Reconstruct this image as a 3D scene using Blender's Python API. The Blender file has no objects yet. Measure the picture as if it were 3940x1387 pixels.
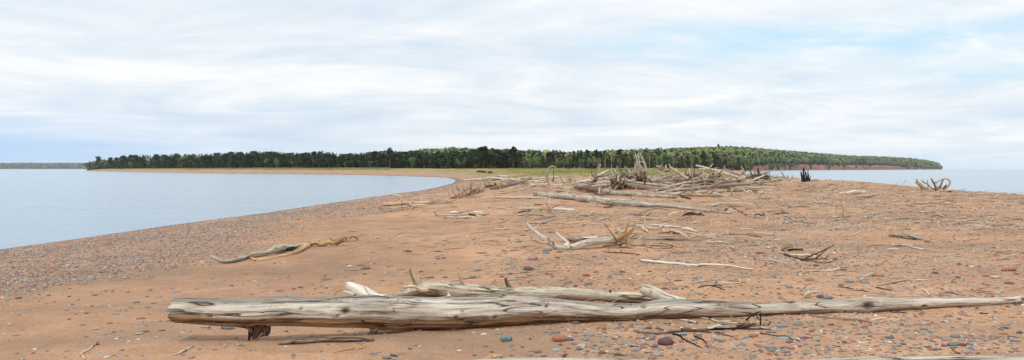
import bpy, math, random
import numpy as np
C = bpy.data.collections.new('beach'); bpy.context.scene.collection.children.link(C)
rng = np.random.default_rng(7); random.seed(7)
F = 2912.0; CX = 1970.0; HY = 650.0; H = 2.9

# ------------------------------------------------------------------ noise
def _h(ix, iy, iz, s):
    n = (ix*374761393 + iy*668265263 + iz*2147483647 + s*974634777).astype(np.int64) & 0xffffffff
    n = ((n ^ (n >> 13)) * 1274126177) & 0xffffffff
    n = (n ^ (n >> 16)) & 0xffffffff
    n = (n * 2246822519) & 0xffffffff
    return ((n ^ (n >> 15)) & 0xffffff) / float(0xffffff)
def noise3(x, y, z, s=0):
    x, y, z = np.broadcast_arrays(np.asarray(x, float), np.asarray(y, float), np.asarray(z, float))
    x0, y0, z0 = np.floor(x), np.floor(y), np.floor(z)
    fx, fy, fz = x-x0, y-y0, z-z0
    ux, uy, uz = [f*f*(3-2*f) for f in (fx, fy, fz)]
    x0, y0, z0 = x0.astype(np.int64), y0.astype(np.int64), z0.astype(np.int64)
    r = 0
    for dx in (0, 1):
        for dy in (0, 1):
            for dz in (0, 1):
                w = (ux if dx else 1-ux)*(uy if dy else 1-uy)*(uz if dz else 1-uz)
                r = r + w*_h(x0+dx, y0+dy, z0+dz, s)
    return r*2-1
def noise2(x, y, s=0): return noise3(x, y, 0.0, s)
def sstep(a, b, x):
    t = np.clip((np.asarray(x, float)-a)/(b-a), 0, 1); return t*t*(3-2*t)

# ------------------------------------------------------------------ terrain
def wpx(px, py):            # water level point seen at a pixel
    d = H*F/(py-HY); return ((px-CX)/F*d, d)
Lp = [(0,960),(306,918),(658,867),(979,826),(1285,780),(1438,759),(1591,739),(1682,722),(1744,705),(1751,697),(1748,691),(1713,684),(1530,677.5),(1315,673),(1050,670.5),(765,667.5),(600,664.5),(459,662),(321,658)]
Rp = [(2862,660),(2866,672),(2880,690),(3000,695),(3135,700),(3319,711),(3518,722),(3670,737),(3940,769)]
SH = [(-27,-80),(-22,0),(-20,14)] + [wpx(*p) for p in Lp] + [(-640,1180),(-700,1800),(-500,2600),(200,3300),(800,3300),(700,1900)] + [wpx(*p) for p in Rp] + [(45,42),(41,0),(38,-80)]
SH = np.array(SH, float)
def shore_dist(x, y):
    x = np.asarray(x, float); y = np.asarray(y, float)
    sh = x.shape; x = x.ravel(); y = y.ravel()
    best = np.full(x.shape, 1e18); inside = np.zeros(x.shape, bool)
    n = len(SH)
    for i in range(n):
        ax, ay = SH[i]; bx, by = SH[(i+1) % n]
        dx, dy = bx-ax, by-ay
        t = np.clip(((x-ax)*dx+(y-ay)*dy)/(dx*dx+dy*dy), 0, 1)
        if i < n-1: best = np.minimum(best, (x-ax-t*dx)**2+(y-ay-t*dy)**2)
        c = ((ay > y) != (by > y)) & (x < (bx-ax)*(y-ay)/(by-ay+1e-12)+ax)
        inside ^= c
    d = np.sqrt(best); d = np.where(inside, d, -d)
    return d.reshape(sh)
def g0(px, py, z=1.3):
    d = (H-z)*F/(py-HY); return ((px-CX)/F*d, d)
BUMPS = []   # (x, y, sx, sy, amp)
for (px, py, sx, sy, a) in [(1180,1318,.9,.28,-.11),(900,1345,.35,.3,.07),(1350,1368,1.1,.22,.08),(1950,1262,.55,.22,.05),(2150,1245,.5,.2,.03),
        (3000,1212,1.2,.25,.03),(3700,1185,1.2,.35,.05),(2420,975,.7,.5,-.06),(2150,985,.8,.5,.05),(2300,850,1.8,1.2,.10),(2780,850,1.5,.9,.14),(2650,795,2.5,1.5,.12),
        (1900,905,.9,1.0,.05),(1830,860,1.5,1.2,.10),(1790,790,2.5,3.0,.22),(2560,955,.9,.6,-.05),(1500,960,1.6,1.5,.06),(2900,700,6,10,.25),(2600,725,7,6,.35),(1800,735,2.2,3.2,.25),(3300,740,8,6,.12),(3640,735,6,5,.15)]:
    gx, gy = g0(px, py); BUMPS.append((gx, gy, sx, sy, a))
def zf(x, y):
    x = np.asarray(x, float); y = np.asarray(y, float)
    d = shore_dist(x, y)
    dp = np.maximum(d, 0)
    z = 1.3*(1-np.exp(-(dp/7.5)**1.25))
    z = z + sstep(105, 230, y)*sstep(4, 30, d)*1.2 + sstep(250, 420, y)*sstep(8, 40, d)*.35
    m = sstep(0, 5, d)
    z = z + m*(.09*noise2(x/6.5, y/7.5, 1) + .05*noise2(x/1.9+5, y/1.7, 2) + (.018*noise2(x/.55, y/.5, 3)+.007*noise2(x/.2, y/.14, 9))*(y < 60))
    z = z + m*sstep(60, 140, y)*(.22*noise2(x/14, y/18, 4)+.12*noise2(x/5, y/6, 5))
    near = (y < 75) & (y > 3)
    for (bx, by, sx, sy, a) in BUMPS:
        z = z + a*np.exp(-((x-bx)/sx)**2-((y-by)/sy)**2)
    z = np.where(d < 0, np.maximum(d*.14, -3), z)
    # small berms that waves leave along the left beach
    z = z + .05*np.sin(d*2.1+1.5*noise2(x/5, y/9, 8))*sstep(.5, 2, d)*(1-sstep(7, 9, d))*(x < 5)
    return z
_T = np.geomspace(3.0, 3800, 900)
def G(px, py):
    """world point of the ground seen at a photo pixel"""
    dx = (px-CX)/F; dz = (HY-py)/F
    zr = H+dz*_T; zt = zf(dx*_T, _T)
    k = np.nonzero(zr < zt)[0]
    if len(k) == 0: return np.array([dx*600, 600, 2.9])
    k = max(k[0], 1)
    T = np.linspace(_T[k-1], _T[k], 24)
    zr = H+dz*T; zt = zf(dx*T, T); k = np.nonzero(zr <= zt)[0]; k = k[0] if len(k) else 23
    return np.array([dx*T[k], T[k], float(zt[k])])
def P(px, py, d): return np.array([(px-CX)/F*d, d, H+(HY-py)/F*d])
FR = dict(A=(600,900,.537),A8=(600,1000,.42662),B=(1500,900,.5369),Cc=(2600,900,.5369),L6=(2100,540,.3968),K1=(2200,580,.22045),K2=(2520,600,.22045),K3=(1700,620,.20963),
    K4=(2780,600,.17637),K5=(1440,680,.22053),K6=(1960,760,.23292),K7=(2440,760,.23292),K8=(3160,660,.22516),M1=(2300,1180,.31056),M2=(3000,1180,.36491),
    M3=(1500,1180,.34938),M4=(1500,920,.28665),M5=(2900,920,.40373),M6=(0,1000,.42657),M7=(1960,820,.31056),M8=(2160,960,.36491),Z7=(2800,540,.5071),PL=(750,850,.27174),X=(0,0,1.0))

# ------------------------------------------------------------------ mesh helpers
class MB:
    def __init__(s): s.v=[]; s.q=[]; s.t=[]; s.g=[]; s.st=[]; s.n=0
    def add(s, v, q=None, t=None, grain=None, stain=None):
        v = np.asarray(v, float)
        if q is not None and len(q): s.q.append(np.asarray(q, np.int64)+s.n)
        if t is not None and len(t): s.t.append(np.asarray(t, np.int64)+s.n)
        s.v.append(v); s.g.append(v if grain is None else grain)
        s.st.append(np.zeros((len(v), 3)) if stain is None else stain)
        s.n += len(v)
def link(o, parent=None):
    C.objects.link(o)
    if parent is not None: o.parent = parent
    return o
def mesh_from(name, mb, mat, smooth=True, origin=None):
    v = np.concatenate(mb.v); g = np.concatenate(mb.g); st = np.concatenate(mb.st)
    if origin is not None: v = v-np.asarray(origin)
    q = np.concatenate(mb.q) if mb.q else np.zeros((0, 4), np.int64)
    t = np.concatenate(mb.t) if mb.t else np.zeros((0, 3), np.int64)
    me = bpy.data.meshes.new(name)
    me.vertices.add(len(v)); me.vertices.foreach_set('co', v.astype(np.float32).ravel())
    nl = len(q)*4+len(t)*3
    me.loops.add(nl); me.loops.foreach_set('vertex_index', np.concatenate([q.ravel(), t.ravel()]).astype(np.int32))
    me.polygons.add(len(q)+len(t))
    ls = np.concatenate([np.arange(len(q))*4, len(q)*4+np.arange(len(t))*3]).astype(np.int32)
    me.polygons.foreach_set('loop_start', ls)
    me.polygons.foreach_set('use_smooth', np.full(len(q)+len(t), smooth))
    me.update(calc_edges=True)
    a = me.attributes.new('grain', 'FLOAT_VECTOR', 'POINT'); a.data.foreach_set('vector', g.astype(np.float32).ravel())
    a = me.attributes.new('stain', 'FLOAT_VECTOR', 'POINT'); a.data.foreach_set('vector', st.astype(np.float32).ravel())
    me.materials.append(mat)
    return me
def build(name, mb, mat, parent=None, smooth=True, origin=None, world=None):
    """origin: world position of the object; parent's location is subtracted"""
    me = mesh_from(name, mb, mat, smooth, origin)
    o = bpy.data.objects.new(name, me)
    if origin is not None:
        o.location = np.asarray(origin)-(np.array(parent.location) if parent is not None else 0)
    return link(o, parent)
def tag(o, label=None, cat=None, group=None, kind=None):
    if label: o['label'] = label
    if cat: o['category'] = cat
    if group: o['group'] = group
    if kind: o['kind'] = kind
    return o
def empty(name, loc):
    o = bpy.data.objects.new(name, None); o.location = [float(a) for a in loc]; o.empty_display_size = .2
    return link(o)
def catmull(P_, n):
    P_ = np.asarray(P_, float); m = len(P_)
    if m == 2:
        t = np.linspace(0, 1, n)[:, None]; return P_[0]*(1-t)+P_[1]*t
    E = np.vstack([2*P_[0]-P_[1], P_, 2*P_[-1]-P_[-2]])
    L = np.concatenate([[0], np.cumsum(np.linalg.norm(np.diff(P_[:, :3], axis=0), axis=1)+1e-6)])
    s = np.linspace(0, L[-1], n); k = np.clip(np.searchsorted(L, s, 'right')-1, 0, m-2)
    u = ((s-L[k])/(L[k+1]-L[k]))[:, None]
    p0, p1, p2, p3 = E[k], E[k+1], E[k+2], E[k+3]
    return .5*((2*p1)+(-p0+p2)*u+(2*p0-5*p1+4*p2-p3)*u*u+(-p0+3*p1-3*p2+p3)*u**3)
def frames(c):
    T = np.gradient(c, axis=0); T /= np.linalg.norm(T, axis=1)[:, None]+1e-9
    up = np.array([0, 0, 1.]) if abs(T[0][2]) < .9 else np.array([0, 1., 0])
    S = np.zeros_like(c); U = np.zeros_like(c)
    s = np.cross(T[0], up); s /= np.linalg.norm(s); 
    for i in range(len(c)):
        s = s-T[i]*np.dot(s, T[i]); s /= np.linalg.norm(s)+1e-9
        S[i] = s; U[i] = np.cross(s, T[i])
    return T, S, U
def tube(mb, pts, rad, n=8, step=None, amp=.08, seed=0, jag=.0, knots=(), weather_shade=False, hollow=False, flat=1.0, wander=.22):
    pts = np.asarray(pts, float); rad = np.asarray(rad, float)
    L = np.linalg.norm(np.diff(pts, axis=0), axis=1).sum()
    rm = rad.max()
    m = int(max(4, min(420, L/(step or max(rm*.9, .01)))))
    m = max(m, 3*len(pts))
    cr = catmull(np.c_[pts, rad], m); c = cr[:, :3]; r = np.maximum(cr[:, 3], rad.min()*.5)
    # small wander so nothing is ruler straight
    sw = np.concatenate([[0], np.cumsum(np.linalg.norm(np.diff(c, axis=0), axis=1))])/(rm*3.2)
    c = c + np.c_[noise2(sw, seed, 11), noise2(sw, seed, 12), noise2(sw, seed, 13)]*r[:, None]*wander
    T, S, U = frames(c)
    s = np.concatenate([[0], np.cumsum(np.linalg.norm(np.diff(c, axis=0), axis=1))])
    th = np.arange(n)/n*2*np.pi
    ct, sn = np.cos(th)[None], np.sin(th)[None]
    rr = r[:, None]*(1+amp*noise3(ct*1.3+seed, sn*1.3, s[:, None]/(rm*7), 21)+amp*.6*noise3(ct*3.5+seed, sn*3.5, s[:, None]/(rm*4), 22))
    if n >= 20:
        rr = rr*(1+.035*noise3(ct*1.2+9, sn*1.2, s[:, None]/(rm*2.6), 25))*(1-.07*(np.abs(noise3(ct*5, sn*5, s[:, None]/(rm*7), 23)) < .08)) + r[:, None]*.012*noise3(ct*14, sn*14, s[:, None]/(rm*1.2), 24)
    stain = np.zeros((m, n, 3))
    if weather_shade:
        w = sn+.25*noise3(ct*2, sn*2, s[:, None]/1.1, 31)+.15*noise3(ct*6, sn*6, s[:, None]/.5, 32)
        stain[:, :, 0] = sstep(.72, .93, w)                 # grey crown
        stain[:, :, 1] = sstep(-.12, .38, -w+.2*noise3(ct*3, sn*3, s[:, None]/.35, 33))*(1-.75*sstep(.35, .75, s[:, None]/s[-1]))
        stain[:, :, 0] *= (1-.35*sstep(.4, .8, s[:, None]/s[-1]))                # underside above: warm brown wood stain, plus contact shade painted in dark
    for (ks, ka, kr, kd) in knots:
        dth = (th[None]-ka+np.pi) % (2*np.pi)-np.pi
        dd = np.sqrt(((s[:, None]-ks)/1.6)**2+(dth*r[:, None])**2)
        kr = kr*1.35
        rr = rr+kr*.6*np.exp(-(dd/(kr*1.4))**2)-kr*.9*np.exp(-(dd/(kr*.5))**2)
        stain[:, :, 2] = np.maximum(stain[:, :, 2], kd*np.exp(-(dd/(kr*.62))**4))
    V = c[:, None]+(S[:, None]*ct[..., None]+U[:, None]*sn[..., None]*flat)*rr[..., None]
    if jag:
        for e in (0, -1):
            V[e] += T[e]*(rng.random(n)[:, None]-.5)*jag*r[e]*2
    gr = np.stack([np.broadcast_to(s[:, None], (m, n)), ct*rr, sn*rr], -1)+seed*1.37
    V = V.reshape(-1, 3); gr = gr.reshape(-1, 3); st = stain.reshape(-1, 3)
    i = np.arange(m-1)[:, None]*n; j = np.arange(n)[None]; j2 = (j+1) % n
    q = np.stack([i+j, i+j2, i+n+j2, i+n+j], -1).reshape(-1, 4)
    # caps: an inner ring then a centre
    V2 = [V]; G2 = [gr]; S2 = [st]; tt = []; qq = [q]; base = len(V)
    for e, k in ((0, -1), (m-1, 1)):
        ring = V[e*n:(e+1)*n]; cen = ring.mean(0)
        inn = cen+(ring-cen)*.55+T[e]*k*r[e]*(.12+.25*jag*(rng.random(n)[:, None]-.5))
        c0 = cen-T[e]*k*r[e]*(.5 if hollow else -.16)
        g2 = np.tile([[s[e], 0, 0]], (n, 1))+seed*1.37+(inn-cen)*.3
        V2 += [inn, c0[None]]; G2 += [g2, g2[:1]]; S2 += [np.tile([[0, .2, .25]], (n, 1)), np.array([[0, .3, .55]])]
        a = e*n+np.arange(n); a2 = e*n+(np.arange(n)+1) % n; b = base+np.arange(n); b2 = base+(np.arange(n)+1) % n
        if k < 0: qq.append(np.stack([a2, a, b, b2], -1)); tt.append(np.stack([b2, b, np.full(n, base+n)], -1))
        else: qq.append(np.stack([a, a2, b2, b], -1)); tt.append(np.stack([b, b2, np.full(n, base+n)], -1))
        base += n+1
    mb.add(np.vstack(V2), np.vstack(qq), np.vstack(tt), np.vstack(G2), np.vstack(S2))
    return c, r, s

# ------------------------------------------------------------------ node helpers / materials
def newmat(name):
    m = bpy.data.materials.new(name); m.use_nodes = True; nt = m.node_tree; nt.nodes.clear()
    out = nt.nodes.new('ShaderNodeOutputMaterial'); bs = nt.nodes.new('ShaderNodeBsdfPrincipled')
    nt.links.new(bs.outputs[0], out.inputs['Surface']); return m, nt, bs, out
class N:
    def __init__(s, nt): s.nt = nt
    def node(s, t, **k):
        n = s.nt.nodes.new(t)
        for a, b in k.items():
            if a.startswith('in_'): pass
            else: setattr(n, a, b)
        return n
    def L(s, a, b): s.nt.links.new(a, b)
    def val(s, sock, v):
        if hasattr(v, 'is_linked') or isinstance(v, bpy.types.NodeSocket): s.L(v, sock)
        else: sock.default_value = v
    def math(s, op, a, b=0.0, c=None, clamp=False):
        n = s.node('ShaderNodeMath', operation=op, use_clamp=clamp); s.val(n.inputs[0], a); s.val(n.inputs[1], b)
        if c is not None: s.val(n.inputs[2], c)
        return n.outputs[0]
    def vmul(s, a, v):
        n = s.node('ShaderNodeVectorMath', operation='MULTIPLY'); s.val(n.inputs[0], a); s.val(n.inputs[1], v); return n.outputs[0]
    def vadd(s, a, v):
        n = s.node('ShaderNodeVectorMath', operation='ADD'); s.val(n.inputs[0], a); s.val(n.inputs[1], v); return n.outputs[0]
    def attr(s, name): return s.node('ShaderNodeAttribute', attribute_name=name)
    def noise(s, vec, scale=1.0, detail=3.0, rough=.55, out='Fac', dist=0.0):
        n = s.node('ShaderNodeTexNoise'); s.val(n.inputs['Vector'], vec); n.inputs['Scale'].default_value = scale
        n.inputs['Detail'].default_value = detail; n.inputs['Roughness'].default_value = rough; n.inputs['Distortion'].default_value = dist
        return n.outputs[out]
    def vor(s, vec, scale=1.0, feature='F1', out='Distance', rnd=1.0):
        n = s.node('ShaderNodeTexVoronoi', feature=feature); s.val(n.inputs['Vector'], vec); n.inputs['Scale'].default_value = scale
        n.inputs['Randomness'].default_value = rnd
        return n.outputs[out]
    def ramp(s, fac, stops, interp='LINEAR'):
        n = s.node('ShaderNodeValToRGB'); cr = n.color_ramp; cr.interpolation = interp
        while len(cr.elements) < len(stops): cr.elements.new(.5)
        for e, (p, c) in zip(cr.elements, stops):
            e.position = p; e.color = (c[0], c[1], c[2], 1) if hasattr(c, '__len__') else (c, c, c, 1)
        s.val(n.inputs[0], fac); return n.outputs[0]
    def mix(s, fac, a, b, mode='MIX'):
        n = s.node('ShaderNodeMix', data_type='RGBA', blend_type=mode); s.val(n.inputs[0], fac)
        for k, v in ((6, a), (7, b)):
            if isinstance(v, tuple): v = (*v[:3], 1)
            s.val(n.inputs[k], v)
        return n.outputs[2]
    def sep(s, v):
        n = s.node('ShaderNodeSeparateXYZ'); s.val(n.inputs[0], v); return n.outputs
    def bump(s, h, dist, strength=1.0, normal=None):
        n = s.node('ShaderNodeBump'); s.val(n.inputs['Height'], h); n.inputs['Distance'].default_value = dist; n.inputs['Strength'].default_value = strength
        if normal is not None: s.L(normal, n.inputs['Normal'])
        return n.outputs[0]

def wood_mat(name, light, mid, dark, crack=1.0, sc=1.0, warm=(.50, .29, .13)):
    m, nt, bs, out = newmat(name); n = N(nt)
    g = n.attr('grain').outputs['Vector']; st = n.sep(n.attr('stain').outputs['Vector'])
    oi = n.node('ShaderNodeObjectInfo').outputs['Random']
    g = n.vadd(g, n.vmul(n.node('ShaderNodeCombineXYZ').outputs[0], (1, 1, 1))) if False else g
    a = n.noise(n.vmul(g, (1.0*sc, 20*sc, 20*sc)), 1, 4, .6, dist=.35)
    b = n.noise(n.vmul(g, (4*sc, 60*sc, 60*sc)), 1, 3, .65)
    big = n.noise(n.vmul(g, (1.1, 3, 3)), 1, 2, .5)
    f = n.math('ADD', n.math('MULTIPLY', a, .65), n.math('MULTIPLY', b, .35))
    col = n.ramp(f, [(.34, dark), (.44, mid), (.53, light), (.66, tuple(min(.88, c*1.25) for c in light))])
    col = n.mix(n.ramp(big, [(.5, 0), (.72, .55)]), col, tuple(c for c in mid))
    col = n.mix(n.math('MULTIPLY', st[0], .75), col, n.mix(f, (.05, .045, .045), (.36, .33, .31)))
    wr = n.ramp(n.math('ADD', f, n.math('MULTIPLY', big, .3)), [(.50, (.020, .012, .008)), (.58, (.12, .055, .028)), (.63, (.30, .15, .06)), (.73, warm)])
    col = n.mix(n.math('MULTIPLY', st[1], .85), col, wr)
    # drying cracks that follow the grain
    c1 = n.noise(n.vmul(g, (1.1*sc, 11*sc, 11*sc)), 1, 1.5, .5, dist=.25)
    cr = n.math('ABSOLUTE', n.math('SUBTRACT', c1, .5))
    gate = n.ramp(n.noise(n.vmul(g, (2.5, 5, 5)), 1, 1, .5), [(.42, 0), (.52, 1)])
    ck = n.math('MULTIPLY', n.ramp(cr, [(.0, 1), (.016*crack, 0)]), gate)
    # short cross checks
    c2 = n.math('ABSOLUTE', n.math('SUBTRACT', n.noise(n.vmul(g, (22*sc, 9*sc, 9*sc)), 1, 1, .5), .5))
    ck2 = n.math('MULTIPLY', n.ramp(c2, [(0, 1), (.010, 0)]), n.ramp(n.noise(n.vmul(g, (3, 6, 6)), 1.7, 1, .5), [(.60, 0), (.64, .5)]))
    ck = n.math('MAXIMUM', ck, ck2)
    col = n.mix(n.math('MULTIPLY', ck, .85), col, (.035, .022, .016))
    col = n.mix(st[2], col, (.05, .028, .018))
    hsv = n.node('ShaderNodeHueSaturation'); n.L(col, hsv.inputs['Color']); hsv.inputs['Saturation'].default_value = 1.0
    n.L(n.math('ADD', n.math('MULTIPLY', oi, .35), .82), hsv.inputs['Value'])
    n.L(hsv.outputs[0], bs.inputs['Base Color']); bs.inputs['Roughness'].default_value = .86
    bs.inputs['Specular IOR Level'].default_value = .2
    hgt = n.math('SUBTRACT', n.math('ADD', n.math('MULTIPLY', a, .6), n.math('MULTIPLY', b, .5)), n.math('MULTIPLY', ck, 1.2))
    n.L(n.bump(hgt, .022, 1.0), bs.inputs['Normal'])
    return m
WD = dict(
    silver=wood_mat('silvered_wood', (.70,.63,.53), (.47,.40,.32), (.12,.09,.07)),
    pale=wood_mat('pale_driftwood', (.70,.58,.44), (.52,.39,.26), (.20,.13,.08)),
    white=wood_mat('bleached_wood', (.70,.64,.54), (.58,.50,.40), (.24,.18,.13)),
    tan=wood_mat('tan_wood', (.56,.42,.28), (.38,.26,.16), (.15,.08,.04)),
    orange=wood_mat('fresh_orange_wood', (.62,.42,.24), (.46,.27,.13), (.17,.08,.04)),
    grey=wood_mat('grey_wood', (.40,.34,.28), (.25,.20,.16), (.07,.055,.045), 1.4),
    brown=wood_mat('brown_wood', (.27,.18,.12), (.15,.095,.065), (.05,.03,.02), 1.3),
    dark=wood_mat('dark_wood', (.10,.065,.05), (.05,.033,.026), (.018,.013,.011), 1.2),
    black=wood_mat('charred_wood', (.03,.024,.022), (.014,.012,.011), (.006,.006,.006), 1.0),
    moss=wood_mat('lichened_wood', (.56,.50,.39), (.34,.28,.20), (.06,.047,.035), 3.0, 1.5, (.38,.26,.10)),
    bark=wood_mat('peeling_bark', (.34,.26,.21), (.20,.14,.11), (.05,.03,.02), 2.5, 2.0),
)
# ------------------------------------------------------------------ ground, water
def ground():
    rad = np.concatenate([np.linspace(.6, 5.8, 30), np.arange(5.85, 13, .035), np.geomspace(13, 100, 190), np.geomspace(102, 3800, 130)])
    a = np.concatenate([np.linspace(-180, -45, 50)[:-1], np.linspace(-45, 45, 620), np.linspace(45, 180, 50)[1:]])*math.pi/180
    R, A = np.meshgrid(rad, a, indexing='ij')
    x = R*np.sin(A); y = R*np.cos(A); z = zf(x, y); d = shore_dist(x, y)
    nr, na = R.shape
    V = np.stack([x, y, z], -1).reshape(-1, 3)
    i = np.arange(nr-1)[:, None]*na; j = np.arange(na-1)[None]
    q = np.stack([i+j+1, i+j, i+na+j, i+na+j+1], -1).reshape(-1, 4)
    zone = np.zeros((nr, na, 3))
    band = sstep(.3, 1.2, d)*(1-sstep(10.5, 13.5, d+1.8*noise2(x/4, y/6, 41)))*(x < 10)
    right = sstep(-.6, 1.5, x+1.2*noise2(x/2, y/3, 42))*(1-sstep(60, 120, y))*.6*(d > 1)
    pat = .75+.35*noise2(x/2.5, y/6, 43)
    zone[..., 0] = np.clip(np.maximum(band*1.1, right)*pat, 0, 1)
    gr = sstep(115, 165, y)*sstep(7, 18, d+6*noise2(x/12, y/14, 44))*(.75+.25*noise2(x/9, y/9, 45))
    zone[..., 1] = gr
    zone[..., 2] = (1-sstep(.6, 2.0, d+.35*noise2(x/2, y/2, 46)))
    slope = sstep(.5, -2.5, x) if False else (1-sstep(-3.5, -.8, x+.8*noise2(x/2, y/4, 47)))*(1-sstep(20, 34, y))*sstep(3, 7, d)
    zone[..., 2] = np.maximum(zone[..., 2], .24*slope*(1-zone[..., 0]*.5))
    mb = MB(); mb.add(V, q, stain=zone.reshape(-1, 3))
    m, nt, bs, out = newmat('beach_sand'); n = N(nt)
    pos = n.node('ShaderNodeNewGeometry').outputs['Position']
    z_ = n.sep(n.attr('stain').outputs['Vector'])
    big = n.noise(pos, .35, 4, .6); med = n.noise(pos, 2.2, 4, .6); fine = n.noise(pos, 45, 3, .7); grit = n.vor(pos, 70)
    sand = n.ramp(n.math('ADD', n.math('MULTIPLY', big, .55), n.math('MULTIPLY', med, .45)), [(.36, (.40,.242,.150)), (.5, (.545,.322,.192)), (.64, (.67,.405,.245))])
    sand = n.mix(n.ramp(fine, [(.35, .5), (.55, 0)]), sand, (.28,.15,.085))
    sand = n.mix(n.ramp(grit, [(.10, .55), (.22, 0)]), sand, n.ramp(n.vor(pos, 70, out='Color'), [(.3, (.16,.10,.075)), (.6, (.45,.36,.29))]))
    damp = n.noise(n.vmul(pos, (.22, .5, 1)), 1, 4, .62)
    sand = n.mix(n.ramp(damp, [(.49, 0), (.64, .6)]), sand, n.mix(fine, (.22,.155,.11), (.36,.255,.175)))
    sand = n.mix(n.math('MULTIPLY', n.ramp(z_[0], [(.55, 0), (.85, .55)]), n.ramp(med, [(.35, .5), (.6, 1)])), sand, (.40,.275,.20))
    # bed of small stones
    cell = n.node('ShaderNodeTexVoronoi'); n.L(n.vmul(pos, (1, .8, 1)), cell.inputs['Vector']); cell.inputs['Scale'].default_value = 17
    cc = n.sep(cell.outputs['Color'])
    st = n.ramp(cc[0], [(0,(.10,.085,.08)), (.25,(.24,.22,.20)), (.45,(.30,.17,.12)), (.6,(.42,.27,.19)), (.78,(.33,.33,.31)), (.92,(.60,.52,.44))], 'CONSTANT')
    keep = n.math('MULTIPLY', n.math('LESS_THAN', cell.outputs['Distance'], .42), n.math('LESS_THAN', cc[1], n.math('MULTIPLY', z_[0], .75)))
    col = n.mix(keep, sand, st)
    gcol = n.ramp(n.noise(pos, .5, 4, .6), [(.35, (.30,.25,.10)), (.55, (.26,.27,.085)), (.7, (.42,.34,.16))])
    col = n.mix(n.math('MULTIPLY', z_[1], .85), col, gcol)
    col = n.mix(n.math('MULTIPLY', z_[2], .8), col, (.15,.105,.08))
    n.L(col, bs.inputs['Base Color'])
    n.L(n.math('SUBTRACT', .95, n.math('MULTIPLY', n.math('SUBTRACT', z_[2], .25, clamp=True), .5)), bs.inputs['Roughness']); bs.inputs['Specular IOR Level'].default_value = .15
    h = n.math('ADD', n.math('MULTIPLY', fine, .25), n.math('MULTIPLY', n.noise(pos, 9, 4, .6), 1.0))
    h = n.math('ADD', h, n.math('MULTIPLY', keep, n.math('SUBTRACT', .5, cell.outputs['Distance'])))
    rip = n.noise(n.vmul(pos, (2.2, 8, 1)), 1, 3, .6)
    h = n.math('ADD', h, n.math('MULTIPLY', rip, .7))
    n.L(n.bump(h, .045, 1.0), bs.inputs['Normal'])
    o = build('sand', mb, m); tag(o, 'orange tan sand and shingle of the long curving spit', 'sand', kind='structure')
ground()

def water():
    mb = MB(); rad = np.concatenate([[0], np.geomspace(8, 8500, 60)]); a = np.linspace(0, 2*np.pi, 129)[:-1]
    V = [[0, 0, 0]]; 
    for r in rad[1:]: V += [[r*math.cos(t), r*math.sin(t), 0] for t in a]
    V = np.array(V); q = []; t = []
    for k in range(128): t.append([0, 1+k, 1+(k+1) % 128])
    for i in range(len(rad)-2):
        for k in range(128):
            k2 = (k+1) % 128; q.append([1+i*128+k, 1+(i+1)*128+k, 1+(i+1)*128+k2, 1+i*128+k2])
    mb.add(V, q, t)
    m, nt, bs, out = newmat('lake_water'); n = N(nt)
    pos = n.node('ShaderNodeNewGeometry').outputs['Position']
    w1 = n.noise(n.vmul(pos, (.9, 1.5, 1)), 1, 4, .62); w2 = n.noise(n.vmul(pos, (.08, .16, 1)), 1, 3, .6); w3 = n.noise(n.vmul(pos, (4, 6, 1)), 1, 2, .5)
    h = n.math('ADD', n.math('ADD', n.math('MULTIPLY', w1, .5), n.math('MULTIPLY', w2, 4.0)), n.math('MULTIPLY', w3, .08))
    n.L(n.bump(h, .30, 1.0), bs.inputs['Normal'])
    n.L(n.mix(n.noise(n.vmul(pos, (.01, .04, 1)), 1, 3, .6), (.25,.35,.44), (.33,.43,.52)), bs.inputs['Base Color'])
    bs.inputs['Roughness'].default_value = .16; bs.inputs['IOR'].default_value = 1.34; bs.inputs['Specular IOR Level'].default_value = .5
    o = build('water', mb, m); tag(o, 'calm pale blue lake water on both sides of the spit', 'lake', kind='structure')
water()

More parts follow.
